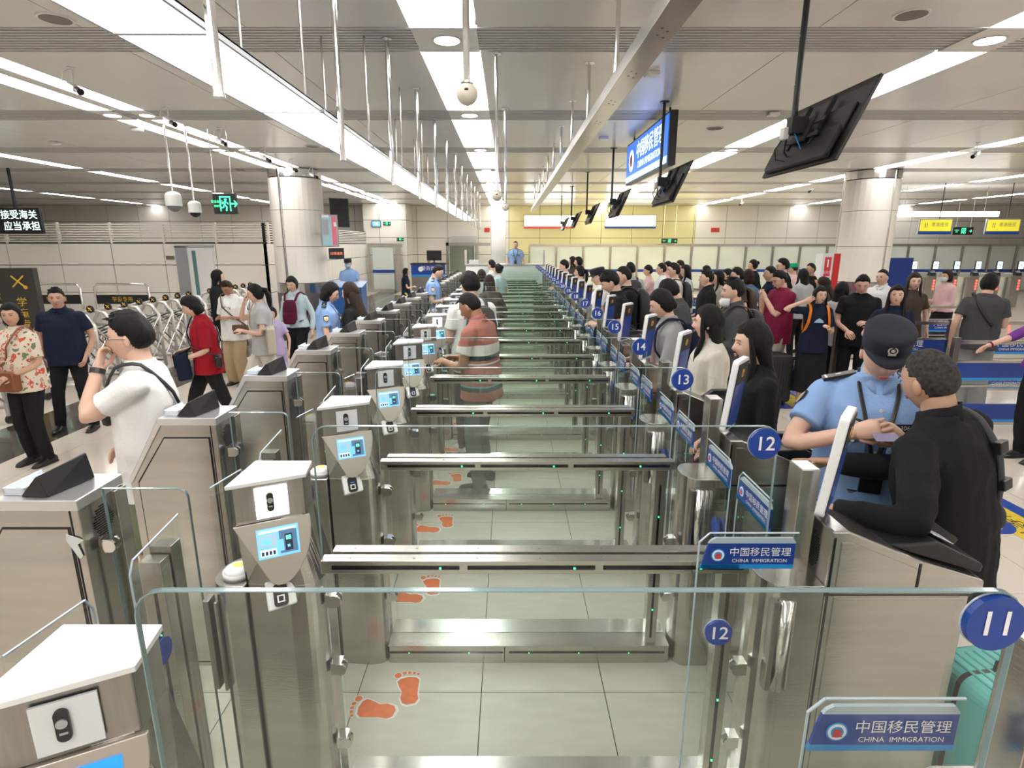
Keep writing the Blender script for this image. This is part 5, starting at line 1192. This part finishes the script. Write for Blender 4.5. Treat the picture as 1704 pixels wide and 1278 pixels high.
    def backpack(s, lab, m_, front=False, big=1, straps=True):
        t = s.carry('backpack', lab, 'backpack'); sg = 1 if front else -1; y0 = sg*(.135 if s.fem else .14)
        m = MB(); rs = []
        for z_, w_, d_ in [(.98, .11, .05), (1.0, .135, .065), (1.10, .145, .075), (1.25, .14, .068), (1.36, .12, .055), (1.41, .07, .03)]:
            zz_ = 1.2+(z_-1.2)*big; rs.append([Vector((w_*big*math.copysign(abs(cos(2*pi*i/16))**.6, cos(2*pi*i/16)), y0+sg*d_*big+d_*big*math.copysign(abs(sin(2*pi*i/16))**.6, sin(2*pi*i/16)), zz_)) for i in range(16)])
        m.rings(rs); m.build('bag_body', m_, t, True)
        p = MB(); yy = y0+sg*.15*big; p.rings([[Vector((w_*cos(2*pi*i/12), yy-sg*.02+.025*sin(2*pi*i/12), z_)) for i in range(12)] for z_, w_ in [(1.0, .08), (1.03, .10), (1.14, .10), (1.17, .08)]]); p.build('front_pocket', m_, t, True)
        if straps:
            for sx in (-1, 1):
                q = MB(); pts = [(sx*.08, y0+sg*.02, 1.34), (sx*.10, sg*.09, 1.435), (sx*.105, -sg*.02, 1.455), (sx*.11, -sg*.115, 1.38), (sx*.13, -sg*.14, 1.22), (sx*.15, -sg*.02, 1.06), (sx*.12, y0, 1.03)]
                q.tube(*smoothpts(pts, [.018]*7, 3), 8, flat=.4); q.build('shoulder_strap', m_, t, True)
        return t
    def bag(s, lab, m_, x=.2, y=.08, z=.95, w=.24, h=.17, d=.09, strap=1, sm=None, nm='shoulder_bag'):
        t = s.carry(nm, lab, 'bag'); m = MB(); m.M = Matrix.Translation((x, y, z)); m.prism([(a, b) for a, b in rrect(w, h, .03)], 'y', -d/2, d/2); m.build('bag_body', m_, t, bevel=.02)
        f = MB(); f.M = m.M; f.prism([(-w/2, .0), (w/2, .0), (w/2-.01, h/2), (-w/2+.01, h/2)], 'y', d/2, d/2+.008); f.build('flap_cover', m_, t, bevel=.003)
        if strap:
            q = MB(); sgn = -1 if x > 0 else 1; pts = [(x-sgn*w*.42, y, z+h/2), (x*.55, .13, 1.12), (sgn*.05, .145, 1.28), (sgn*.12, .06, 1.44), (sgn*.125, -.03, 1.45), (sgn*.06, -.13, 1.30), (x*.6, -.13, 1.10), (x+.0, y-.05, z+h/2)]
            pts = [(px_, py_*(1+.55*(s.fat-1))+math.copysign(.008 if i_ in (2, 3, 4, 5) else 0, py_), pz_+(.008 if i_ in (3, 4) else 0)) for i_, (px_, py_, pz_) in enumerate(pts)]; q.tube(*smoothpts(pts, [.013]*8, 3), 6, flat=.5); q.build('strap', sm or m_, t, True)
        return t
    def phone(s, hand='r', lab='', col=None, nm='phone', dx=0):
        sh, el, wr = s.J[hand]; d = (wr-el).normalized(); p = wr+d*.10
        t = thing(nm, lab, 'phone' if nm == 'phone' else nm); t.matrix_basis = s.t.matrix_basis @ s.S @ Matrix.Translation(p) @ Matrix.Rotation(R(-35), 4, 'X')
        MB().prism(rrect(.070, .145, .01), 'z', 0, .009).build('case', col or black, t, bevel=.002); MB().prism(rrect(.064, .138, .008), 'z', .009, .0098).build('screen', mat('phone_screen', (.3, .35, .45), .1, emit=.3), t); return t
    def mask(s, m_, low=0):
        mb = MB(); mb.M = s.HS; rs = []
        for z_, w_, y_ in [(-.012-low, .055, .086), (-.035-low, .062, .104), (-.062-low, .058, .102), (-.092-low, .045, .090)]:
            rs.append([Vector((w_*cos(a), y_*.35+(y_*.75)*sin(a), z_)) for a in [pi*i/10 for i in range(11)]])
        n = 11; vs = [v for r in rs for v in r]; mb.add(vs, [(j*n+i, j*n+i+1, (j+1)*n+i+1, (j+1)*n+i) for j in range(3) for i in range(10)]); o = mb.build('face_mask', m_, s.t, True); sd = o.modifiers.new('s', 'SOLIDIFY'); sd.thickness = .003
    def glasses(s, lens=True):
        mb = MB(); mb.M = s.HS
        for sg in (-1, 1):
            mb.tube([(sg*.033+.021*cos(a), .098-.012*abs(sg*.033+.021*cos(a))*10*.2, -.001+.017*sin(a)) for a in [2*pi*i/16 for i in range(17)]], .0016, 5, rnd=False); mb.tube([(sg*.054, .094, .003), (sg*.080, .05, .005), (sg*.082, -.005, .0)], .0018, 5)
        mb.tube([(-.012, .101, .002), (.012, .101, .002)], .0016, 5); mb.build('glasses', mat('glasses_frame', (.05, .03, .03), .3, .5), s.t)
# ------------------------------------------------ the people of the photograph
def pos(px, py, h, Y=None, dx=0, dy=0):
    if Y is None:
        a = math.atan((py-639)/F)+TH; Y = (CZ-h)/math.tan(a)
    p = at(px, py, Y=Y); return p.x+dx, Y+dy
def PP(px, py, h, label, face, Y=None, **k):
    x, y = pos(px, py, h, Y); q = R(face); sh_ = .60*sin(R(k.get('lean', 0)))+.10*sin(R(k.get('hp', 0)))+(.02 if True else 0); x += sin(q)*sh_; y += 0; x += k.pop('dx', 0); y += k.pop('dy', 0)
    return Person('person '+label if not label.startswith(('person', 'child')) else label, x, y, face, h=h, **k)
# ---- officer and the man in black at the near gate
of = PP(1474, 527, 1.76, 'in police uniform and peaked navy cap looking down at a card', 160, Y=2.40, dx=-.03, det=2, top='shirt', tc='police', bot='trousers', bc='black', hair=None, hp=22, lean=2, hy=-2,
        ra=(.10, .25, 1.27, .9, -.3, -.5), la=(-.06, .23, 1.255, -.9, -.3, -.5), tuck=False, hemz=.90, collar=True, lcurl=.9, rcurl=.9, fat=1.06, legs='apart')
of.cap(mat('cap_navy', (.010, .012, .025), .8, bump=.3, bump_s=300), badge=True)
def surf_y(s, x, z, fat=1.06):    # front of a figure's shirt at local x, z
    hd = .118*fat+.024 if z > 1.1 else .125*fat+.03
    if z > 1.3: hd = .15-(z-1.3)*.30
    return hd*max(0, 1-(abs(x)/.215)**2.4)**.5
def on_shirt(s, mb, x, z, out=.006, rz=0):
    y = surf_y(s, x, z)+out; nx = x*5.5
    M = s.S @ s.U @ frameM((x, y, z), Vector((-1, nx*.8*.22*4.2 if 0 else 0, 0)) if abs(x) < .02 else Vector((-1, x*3.2, 0)), (0, -.12, 1)); return M
silver = mat('badge_silver', (.75, .75, .72), .35, .4)
def uniform(s, full=True):
    b = MB(); b.M = s.S @ s.U; b.rings([[Vector(((.178+.012)*math.copysign(abs(cos(2*pi*i/24))**.8, cos(2*pi*i/24)), (.145)*math.copysign(abs(sin(2*pi*i/24))**.8, sin(2*pi*i/24)), z)) for i in range(24)] for z in (.955, .995)]); b.build('belt', lblack, s.t, True)
    for sg in (-1, 1):
        m = MB(); m.M = s.S @ s.U @ Matrix.Translation((sg*.135, -.01, 1.437)) @ Matrix.Rotation(R(sg*17), 4, 'Y'); m.box(-.062, -.026, 0, .062, .026, .012, 0); m.box(sg*.050-.006, -.026, .012, sg*.050+.002, .026, .013, 1); m.box(-.010, -.006, .012, .010, .006, .014, 1); m.build('shoulder_board', [black, silver], s.t)
        sh, el, wr = s.J['r' if sg > 0 else 'l']; c_ = sh+(el-sh)*.30; d = (el-sh).normalized(); o_ = Vector((sg, .25, 0)); o_ = (o_-d*o_.dot(d)).normalized()
        m = MB(); m.M = s.S @ frameM(c_+o_*.066, o_.cross(d) if 0 else (-d).cross(o_), -d); m.prism([(-.03, .03), (-.03, -.012), (0, -.04), (.03, -.012), (.03, .03), (0, .038)][::1], 'z', 0, .006, 0); m.prism([(-.024, .022), (-.024, -.010), (0, -.031), (.024, -.010), (.024, .022)], 'z', .006, .008, 1); m.prism([(-.018, .005), (-.018, -.008), (0, -.022), (.018, -.008), (.018, .005)], 'z', .008, .009, 2); m.build('sleeve_patch', [black, silver, gold], s.t)
        if full:
            m = MB(); m.M = on_shirt(s, m, sg*.085, 1.20, .004); m.prism(rrect(.095, .10, .012), 'z', -.006, .003); m.prism([(-.05, .02), (-.05, .052), (.05, .052), (.05, .02), (0, .002)][::-1], 'z', .003, .007); m.build('chest_pocket', CL['police'], s.t, True)
            m = MB(); m.M = on_shirt(s, m, sg*.085, 1.215, .012); m.disc((0, 0, 0), (0, 0, 1), .007, .003, 12); m.build('button', silver, s.t)
    if full:
        m = MB()
        for z in (1.08, 1.17, 1.26, 1.345): m.M = on_shirt(s, m, 0, z, .004); m.disc((0, 0, 0), (0, 0, 1), .0065, .003, 12)
        m.build('shirt_buttons', silver, s.t, kind='stuff')
    m = MB(); m.M = on_shirt(s, m, .085, 1.285, .010); m.prism([(-.045, .002), (-.035, .018), (0, .024), (.035, .018), (.045, .002), (.03, -.016), (0, -.022), (-.03, -.016)][::-1], 'z', -.006, .003, 0); m.prism([(-.036, .004), (-.012, .012), (0, .016), (.012, .012), (.036, .004), (.012, -.008), (-.012, -.008)][::-1], 'z', .003, .005, 1); m.build('wing_badge', [black, silver], s.t)
    m = MB(); m.M = on_shirt(s, m, -.095, 1.285, .012); m.prism(rrect(.085, .030, .006), 'z', -.006, .003, 0)
    if full: m.mesh(text('306', .026), Matrix.Translation((-.01, 0, .0036)), 1)
    m.build('number_badge', [black, silver], s.t)
    l = MB(); l.M = s.S @ s.U
    for sg in (-1, 1): l.tube(*smoothpts([(sg*.062, -.02, 1.475), (sg*.070, .07, 1.415), (sg*.045, .135, 1.30), (sg*.004, .165, 1.13)], [.0085]*4, 4), 6, flat=.4)
    l.build('lanyard', black, s.t)
    p = MB(); p.M = s.S @ s.U; p.box(-.040, .150, 1.0, .040, .168, 1.125, 0).box(-.030, .168, 1.012, .030, .170, 1.10, 1); p.build('pass_holder', [lblack, black], s.t, bevel=.004)
uniform(of)
ra = MB(); ra.M = of.S @ of.U; ra.prism(rrect(.07, .17, .02), 'x', .195, .25); ra.M = ra.M; 
rt = of.carry('radio_pouch', 'black radio pouch on the belt of the officer in the peaked cap', 'pouch'); q = MB(); q.prism([(y, z+.97) for y, z in rrect(.075, .17, .02)], 'x', .198, .25); q.build('pouch_body', black, rt, bevel=.006); MB().box(.2505, -.02, .99, .252, .02, 1.0).build('blue_tag', blue_l, rt)
cd = thing('identity_card', 'card held in the hands of the officer in the peaked cap', 'card'); cd.matrix_basis = of.t.matrix_basis @ of.S @ Matrix.Translation((.015, .335, 1.285)) @ Matrix.Rotation(R(-15), 4, 'X') @ Matrix.Rotation(R(10), 4, 'Z'); MB().prism(rrect(.086, .054, .004), 'z', 0, .0012).build('card_body', mat('card_violet', (.25, .22, .35), .3), cd)
ob = PP(1566, 590, 1.70, 'in black jacket with grey cropped hair pointing at the screen', 16, Y=1.97, dx=.115, det=2, top='jacket', tc='black', bot='trousers', bc='black', hair='crop', hm=hairg, skin='m', lean=8, side=-7, hp=4, hy=-8, twist=10, fat=1.08,
        ra=(-.27, .30, 1.19, .6, -.2, -.8), la=(-.53, .05, 1.13, -.2, -1, -.5), point='r', collar=True, hemz=.74, lcurl=.6, rcurl=1.0)
sb = ob.carry('sling_bag', 'small black sling bag on the shoulder of the man with grey hair', 'bag')
m = MB(); m.tube(*smoothpts([(.10, .10, 1.36), (.112, .01, 1.455), (.115, -.07, 1.42), (.112, -.128, 1.31), (.12, -.130, 1.18), (.15, -.10, 1.06)], [.024]*6, 4), 8, flat=.35); m.build('strap', mat('webbing', (.03, .033, .04), .7), sb, True)
MB().box(.085, -.148, 1.30, .14, -.122, 1.345).box(.095, -.152, 1.16, .15, -.126, 1.20).build('buckle', black, sb, bevel=.004); m = MB(); m.ell((.155, -.10, 1.03), (.03, .025, .05), 14, 10); m.build('pouch', blackm, sb, True)
# ---- left side
a3 = PP(212, 527, 1.72, 'in white tee shirt and glasses touching his mouth, black strap across the back', 108, Y=2.86, det=2, tc='white', bot='shorts', bc='olive', hair='tall', fat=1.12, la=(-.02, .17, 1.44, -.5, .2, -1), ra=(.20, .16, .98), hemz=.76, shoes='white', hp=2, lcurl=1.0)
a3.glasses(); a3.bag('black crossbody bag of the man in the white tee shirt', blackm, x=.12, y=.20, z=1.16, w=.16, h=.10, d=.05)
w_ = MB(); sh, el, wr = a3.J['l']; w_.M = a3.S; d_ = (wr-el).normalized(); w_.tube([wr-d_*.035, wr-d_*.01], [.034, .034], 12, rnd=False); w_.build('wristwatch', black, a3.t)
PP(95, 492, 1.60, 'in navy polo shirt and black trousers with one hand in his pocket', 195, Y=6.25, det=1, top='polo', tc='navy', bc='black', hair='short', la='pocket', legs='wide', fat=1.12, hy=12, skin='m', collar=True)
a1 = PP(18, 516, 1.54, 'in floral blouse and black trousers carrying a brown handbag', 170, Y=5.2, fem=True, det=1, top='blouse', tc='floral', bc='black', hair='bob', skin='m', la='low', ra='low', fat=1.15, hy=30)
a1.bag('brown leather handbag on a long strap in front of the floral blouse', leather, x=.04, y=.19, z=.93, w=.34, h=.20, d=.10)
t4 = PP(318, 487, 1.57, 'in dark red top looking down into her bag', 118, Y=5.9, fem=True, det=1, tc='red', bc='black', hair='bob', la='low', ra=(.06, .26, 1.06), legs='stride', hp=24, lean=4, sleeve=.95, fat=1.08)
t4.bag('navy cloth bag held open by the woman in dark red', CL['navy'], x=-.02, y=.26, z=.92, w=.24, h=.30, d=.14); t4.bag('small black handbag at the hip of the woman in dark red', lblack, x=-.20, y=-.10, z=.95, w=.17, h=.14, d=.07)
PP(360, 448, 1.66, 'in long black clothes with long black hair behind the folding gates', -60, Y=9.3, fem=True, top='long', tc='black', bot='wide', bc='black', hair='long', la='down')
t6 = PP(379, 463, 1.57, 'in white tee shirt with dark print and khaki trousers reading papers', 170, Y=8.4, fem=True, det=1, tc='white', bot='wide', bc='khaki', hair='short', skin='d', hm=hairb, la='hold', ra='hold', hp=28, fat=1.2, hemz=.74, sleeve=.85)
t6.bag('brown shoulder bag across the white printed tee shirt', mat('bag_taupe', (.12, .07, .045), .5), x=-.20, y=.12, z=.92, w=.24, h=.15)
m = MB(); m.M = t6.S @ t6.U; m.mesh(text('NEW', .075), Matrix(frameM((0, .152, 1.25), (-1, 0, 0), (0, 0, 1)))); m.build('shirt_print', black, t6.t)
t7 = PP(424, 474, 1.60, 'in light grey tee shirt with ponytail and cream trousers, hand at her face', 112, Y=6.9, fem=True, det=1, tc='lgrey', bot='wide', bc='cream', hair='pony', ra='face', la='hold', legs='stride', hp=10, shoes='white')
t7.bag('cream tote bag with an orange charm on the shoulder', ntan, x=-.20, y=-.10, z=1.00, w=.30, h=.34, d=.10, sm=ntan)
m = MB(); m.M = t7.S @ t7.U; m.disc((0, .135, 1.26), (0, 1, 0), .045, .004, 20); m.build('shirt_print', gold, t7.t)
PP(452, 508, 1.24, 'child in lilac dress standing behind the ponytail woman', 180, Y=7.7, fem=True, top='tee', tc='lilac', bot='skirt', bc='lilac', hair='tied', ra=(.1, .2, 1.1), legs='stand')
t9 = PP(486, 457, 1.62, 'in pale blue shirt wearing a wine red backpack on her front', 175, Y=8.3, fem=True, det=1, top='long', tc='paleblue', bc='black', hair='tied', collar=True, hp=12, legs='step')
t9.backpack('wine red backpack worn on the front over a pale blue shirt', wine, front=True, big=.72)
suitcase('suitcase', 'dark trolley suitcase beside the pale blue shirt', (t9.t.location.x+.42, 8.25, 0), 0, CL['dgrey'])
f1 = PP(556, 474, 1.66, 'in police uniform with short black hair checking a document', -78, Y=6.42, fem=True, det=1, top='shirt', tc='police', hair='bob', bc='navy', hp=20, la='hold', ra='hold', collar=True, dx=-.05)
uniform(f1, False)
PP(582, 474, 1.66, 'with long wavy hair in black facing the female officer', 78, Y=6.25, fem=True, det=1, top='long', tc='black', hair='wavy', hm=hairb, hp=6, dx=.0)
g1 = PP(579, 430, 1.72, 'in police uniform with cap and blue face mask behind the lectern', 175, Y=14.2, z=.0, top='shirt', tc='police', bc='navy', hair=None, la='hold', ra='hold'); g1.cap(mat('cap_black', (.012, .013, .02), .8)); g1.mask(maskb)
PP(675, 446, 1.44, 'child in navy shirt and yellow skirt with long dark hair near the counter', -70, Y=15.6, fem=True, top='tee', tc='navy', bot='skirt', bc='yellow', hair='long', ra='hold')
PP(713, 421, 1.5, 'seated behind the counter numbered nine in a dark cap', 180, Y=24.6, top='shirt', tc='paleblue', bc='black', hair='short', z=.0)
o5 = PP(750, 437, 1.75, 'in police uniform bending over an exit cabinet halfway along the gates', -88, Y=9.75, top='shirt', tc='police', bc='navy', hair='crop', hp=22, lean=5, la='hold', ra='hold', dx=-.22, det=1); uniform(o5, False)
# ---- passengers inside the gates
PP(768, 475, 1.70, 'in rust striped polo shirt looking down inside a gate lane', 68, Y=4.66, det=2, top='polo', tc='striped', bot='trousers', bc='slate', hair='crop', hm=hairm, skin='d', hp=24, lean=4, la=(-.10, .30, 1.10), ra=(.12, .28, 1.10), collar=True, fat=1.12, legs='apart', dx=.06)
b5 = PP(772, 450, 1.80, 'in white shirt with a black backpack inside a gate lane', 28, Y=5.52, det=1, top='shirt', tc='white', bot='trousers', bc='dgrey', hair='tall', hp=10, shoes='white', dx=.05, la='hold', ra='hold')
b5.backpack('large black roll top backpack on the white shirt', mat('bag_black', (.03, .032, .03), .6), big=1.0)
PP(801, 447, 1.62, 'with brown bob hair and pale top farther along the gates', 20, Y=10.45, fem=True, tc='lgrey', hair='bob', hm=hairb, bc='dgrey')
PP(814, 458, 1.60, 'in dark grey jacket seen through the gate glass', 30, Y=8.9, fem=True, top='jacket', tc='brown', hair='long', hm=hairb, bc='khaki')
PP(829, 436, 1.66, 'with black hair in a bun and pale green top in the far gates', 60, Y=12.2, fem=True, tc='paleblue', hair='bun', bc='grey')
PP(818, 434, 1.72, 'with short black hair beyond the woman with the bun', 60, Y=13.1, tc='white', hair='short', bc='black')
o8 = PP(858, 398, 1.74, 'in police uniform standing on the raised platform at the far end', 178, Y=18.45, z=.42, top='shirt', tc='police', bc='navy', hair='crop', det=1, la=(-.30, .12, .88), ra=(.30, .12, .88)); uniform(o8, False)
# ---- queue: people at the entry screens
PP(1244, 530, 1.67, 'with very long black hair and a bag strap at the screen before lane thirteen', 88, Y=2.98, dx=.04, fem=True, det=2, top='long', tc='black', bc='black', hair='vlong', la='low', ra='low', hp=4)
PP(1182, 509, 1.66, 'in cream zip top with long dark hair beside the lane fourteen screen', 84, Y=3.82, fem=True, det=2, top='long', tc='cream', bc='black', hair='long', la='low', ra='low', hy=-18, hm=hairm, collar=True)
g4 = PP(1104, 472, 1.72, 'in grey open shirt over a pink top leaning on the reader', 88, Y=4.68, dx=.0, fem=True, det=1, top='tee', tc='grey', bc='dgrey', hair='tied', la='desk', ra='desk', hp=14, lean=6, sleeve=.95); g4.backpack('dark blue backpack of the woman in the grey open shirt', CL['navy'], big=.9)
m = MB(); m.M = g4.S @ g4.U; m.prism([(-.05, 1.40), (.05, 1.40), (.045, .86), (-.045, .86)][::-1], 'y', .10, .155); m.build('inner_top', CL['mauve'], g4.t, bevel=.02)
PP(1098, 457, 1.74, 'with dark swept hair and grey hooded jacket bending forward', 80, Y=6.1, dx=.12, top='jacket', tc='dgrey', bc='black', hair='full', det=1, hp=25, lean=10)
PP(1009, 445, 1.80, 'in black tee shirt with curtain fringe looking down at the screen', 88, Y=6.42, det=1, tc='black', bc='black', hair='fringe', hp=22, lean=5, la='hold', ra='hold', dx=.05)
k7 = PP(1031, 440, 1.80, 'in black tee shirt with cropped hair and a heavy black backpack', 85, Y=7.22, det=1, tc='black', bc='navy', hair='crop', hm=hairm, la='hold', ra='hold', fat=1.12, hp=10, dx=.06); k7.backpack('heavy black backpack of the man with cropped hair', blackm, big=1.1)
c8 = PP(997, 440, 1.74, 'in black baseball cap and white top', 86, Y=8.07, det=1, tc='white', bc='black', hair=None, la='hold', ra='hold', hp=10); c8.cap(mat('cap_black', (.012, .013, .02), .8))
PP(965, 437, 1.68, 'with short ponytail and light grey tee shirt', 84, Y=10.6, fem=True, tc='lgrey', bc='dgrey', hair='pony', la='hold')
PP(939, 433, 1.74, 'with rounded fringe and white tee shirt far along the queue', 88, Y=12.3, tc='white', bc='dgrey', hair='fringe', la='hold')
PP(953, 429, 1.76, 'in dark clothes with long hair, far along the queue', 80, Y=14.8, fem=True, tc='brown', bc='black', hair='long'); PP(963, 429, 1.77, 'tall in a dark jacket at the far end of the queue', 80, Y=14.0, top='jacket', tc='dgrey', bc='black', hair='full')
b9 = PP(1050, 438, 1.74, 'seen from behind in pale shirt with a black backpack', 8, Y=10.4, det=1, top='tee', tc='lgrey', bc='navy', hair='short'); b9.backpack('black backpack on the pale shirt seen from behind', blackm)
PP(1079, 441, 1.64, 'in pink tee shirt and lilac trousers', 88, Y=12.0, fem=True, tc='pink', bot='wide', bc='lilac', hair='fringe', la='phone')
PP(1101, 440, 1.70, 'in white shirt with dark sling strap in the crowd', 86, Y=11.4, tc='white', bc='dgrey', hair='short'); PP(1112, 439, 1.71, 'in pink blouse at the back of the crowd', 84, Y=12.3, fem=True, tc='pink', bc='black', hair='short')
c3 = PP(1122, 439, 1.76, 'in off white shirt with black backpack turned to the gates', 86, Y=9.5, det=1, top='tee', tc='cream', bc='black', hair='short', la='hold'); c3.backpack('black backpack of the man in the off white shirt', blackm)
PP(1132, 436, 1.72, 'in dark tee shirt behind the off white shirt', 84, Y=12.8, tc='brown', bc='black', hair='short'); PP(1142, 438, 1.68, 'in light grey top with long wavy hair', 90, Y=11.0, fem=True, tc='lgrey', bc='dgrey', hair='wavy')
PP(1176, 442, 1.64, 'in dusty pink top behind the black polo', 95, Y=11.8, fem=True, tc='mauve', bc='black', hair='tied'); PP(1177, 450, 1.71, 'in plain black polo shirt holding his hands together', 84, Y=8.2, det=1, top='polo', tc='black', bc='black', hair='short', la='low', ra='low', collar=True)
PP(1196, 449, 1.66, 'with long hair and patterned grey top holding her wrist', 92, Y=9.15, fem=True, det=1, tc='beige', bc='black', hair='long', la='low')
PP(1211, 453, 1.66, 'in navy shirt, face half hidden in the crowd', 80, Y=9.7, tc='navy', bc='black', hair='short'); d2 = PP(1228, 447, 1.72, 'in brown shirt with a brown backpack', 82, Y=8.6, det=1, tc='brown', bc='black', hair='short'); d2.backpack('brown backpack in the middle of the crowd', mat('bag_brown', (.07, .045, .03), .6))
PP(1247, 448, 1.68, 'seen from behind in blue denim shirt', 20, Y=9.0, fem=True, det=1, tc='denim', bc='black', hair='bob', hm=hairb); PP(1254, 434, 1.74, 'with tied dark hair in a black jacket, tall behind the crowd', 85, Y=12.6, fem=True, top='jacket', tc='black', bc='black', hair='bun')
p5 = PP(1222, 466, 1.75, 'in dark blazer with a white face mask under the chin', 82, Y=5.45, det=2, top='jacket', tc='dgrey', bc='black', hair='short', la='hold', ra='low', hp=2, collar=True); p5.mask(maskm, .05); p5.backpack('black backpack of the man in the dark blazer', blackm)
PP(1298, 455, 1.73, 'in maroon tee shirt, light shorts and orange sport shoes using a phone', 96, Y=7.75, det=2, tc='maroon', bot='shorts', bc='beige', hair='short', shoes='orange', socks=CL['black'], la='phone', ra='phone', hp=22, fat=1.22, hemz=.74, sleeve=.85, lean=-3).glasses()
PP(1283, 443, 1.72, 'in dark blue jacket behind the maroon tee shirt', 84, Y=9.2, top='jacket', tc='navy', bc='black', hair='short'); n9 = PP(1304, 431, 1.80, 'tall in black tee shirt with glasses', 82, Y=10.6, det=1, tc='black', bc='black', hair='tall'); n9.glasses()
g9 = PP(1321, 438, 1.66, 'in green baseball cap and pink top', 60, Y=12.4, fem=True, tc='pink', bc='black', hair=None); g9.cap(CL['green'])
PP(1350, 438, 1.72, 'in black tank top with bare shoulders', 100, Y=10.9, top='tank', tc='black', bc='black', hair='crop', hm=hairm, fat=1.1, skin='m'); PP(1339, 447, 1.64, 'with straight long hair seen from behind in pale top', 10, Y=10.2, fem=True, tc='lgrey', bc='black', hair='long')
PP(1374, 464, 1.60, 'with dark bent head and brown hair at the queue fence', 40, Y=8.6, fem=True, tc='dgrey', bc='black', hair='long', hm=hairb, hp=20)
s9 = PP(1364, 479, 1.56, 'in black tee shirt and long black skirt with raised hand', 168, Y=7.1, fem=True, det=2, tc='navy', bot='longskirt', bc='black', hair='long', shoes='white', la=(-.08, .26, 1.18), ra=(.19, .10, 1.50, 1, -.2, -.6), hy=12, skin='l', sleeve=.8)
s9.backpack('bright orange backpack on the woman in the long black skirt', orangem, big=.8)
m = MB(); m.M = s9.S @ s9.U; m.prism([(-.06, 1.22), (.06, 1.22), (.03, 1.26), (.0, 1.28), (-.04, 1.255)], 'y', .135, .150); m.build('shirt_print', mat('print_blue', (.3, .5, .7), .6), s9.t)
PP(1396, 476, 1.58, 'in grey ribbed tee shirt and black trousers looking to the side fence', -70, Y=7.55, fem=True, det=1, tc='lgrey', bot='wide', bc='black', hair='long', dx=.05)
PP(1441, 456, 1.70, 'in black tee shirt looking down near the column', 150, Y=7.2, det=1, tc='black', bc='black', hair='short', hp=16, la='hold', ra='low', dx=-.05)
PP(1469, 452, 1.70, 'in white polo shirt with dark sling bag near the blue panel', 120, Y=8.6, det=1, top='polo', tc='white', bc='dgrey', hair='crop', hm=hairm, collar=True)
PP(1494, 474, 1.62, 'in grey vest over navy sleeves looking up with a paper in hand', 150, Y=6.35, fem=True, det=1, top='tee', tc='navy', bc='dgrey', hair='long', la='hold', ra=(.22, .26, 1.15), hp=-6)
PP(1521, 459, 1.68, 'with very long brown hair in a brown top, arm straight down', 165, Y=7.95, fem=True, det=1, tc='brown', bc='dgrey', hair='vlong', hm=hairb)
z1 = PP(1577, 452, 1.62, 'in pink shirt and white face mask holding papers', 95, Y=10.3, fem=True, det=1, top='long', tc='pink', bot='longskirt', bc='black', hair='bob', hm=hairb, la='low', ra='hold'); z1.mask(maskm)
a9 = PP(1649, 462, 1.72, 'in dark grey tee shirt with a black sling strap, seen from behind', -30, Y=6.9, det=1, tc='dgrey', bot='wide', bc='grey', hair='full', ra='hold', hy=-20, shoes='white'); a9.bag('black sling strap bag on the dark grey tee shirt', blackm, x=.14, y=.10, z=1.12, w=.14, h=.1, d=.05); a9.glasses()
e1 = PP(1768, 500, 1.66, 'at the frame edge in purple sleeves with a hand on the fence', 96, Y=5.25, fem=True, det=1, top='long', tc='purple', bc='black', hair='bob', ra=(.24, .50, 1.11), la='down', sleeve=1.2, fat=1.2)
e1.bag('black shoulder bag at the frame edge beside the purple sleeve', blackm, x=-.20, y=.12, z=1.0, w=.30, h=.28, d=.14)
m = MB(); m.M = e1.S; sh, el, wr = e1.J['r']; dd = (wr-el).normalized(); m.tube([wr-dd*.03, wr-dd*.018], [.031, .031], 12, rnd=False); m.build('bracelet', CL['maroon'], e1.t)
tr = suitcase('suitcase', 'black trolley suitcase between the maroon tee shirt and the blazer', (3.45, 7.3, 0), 0, blackm)
suitcase('suitcase', 'dark suitcase with raised handle in the second entry lane', (1.30, 2.15, 0), 10, CL['dgrey'], .34, .2, .55)
finalize()
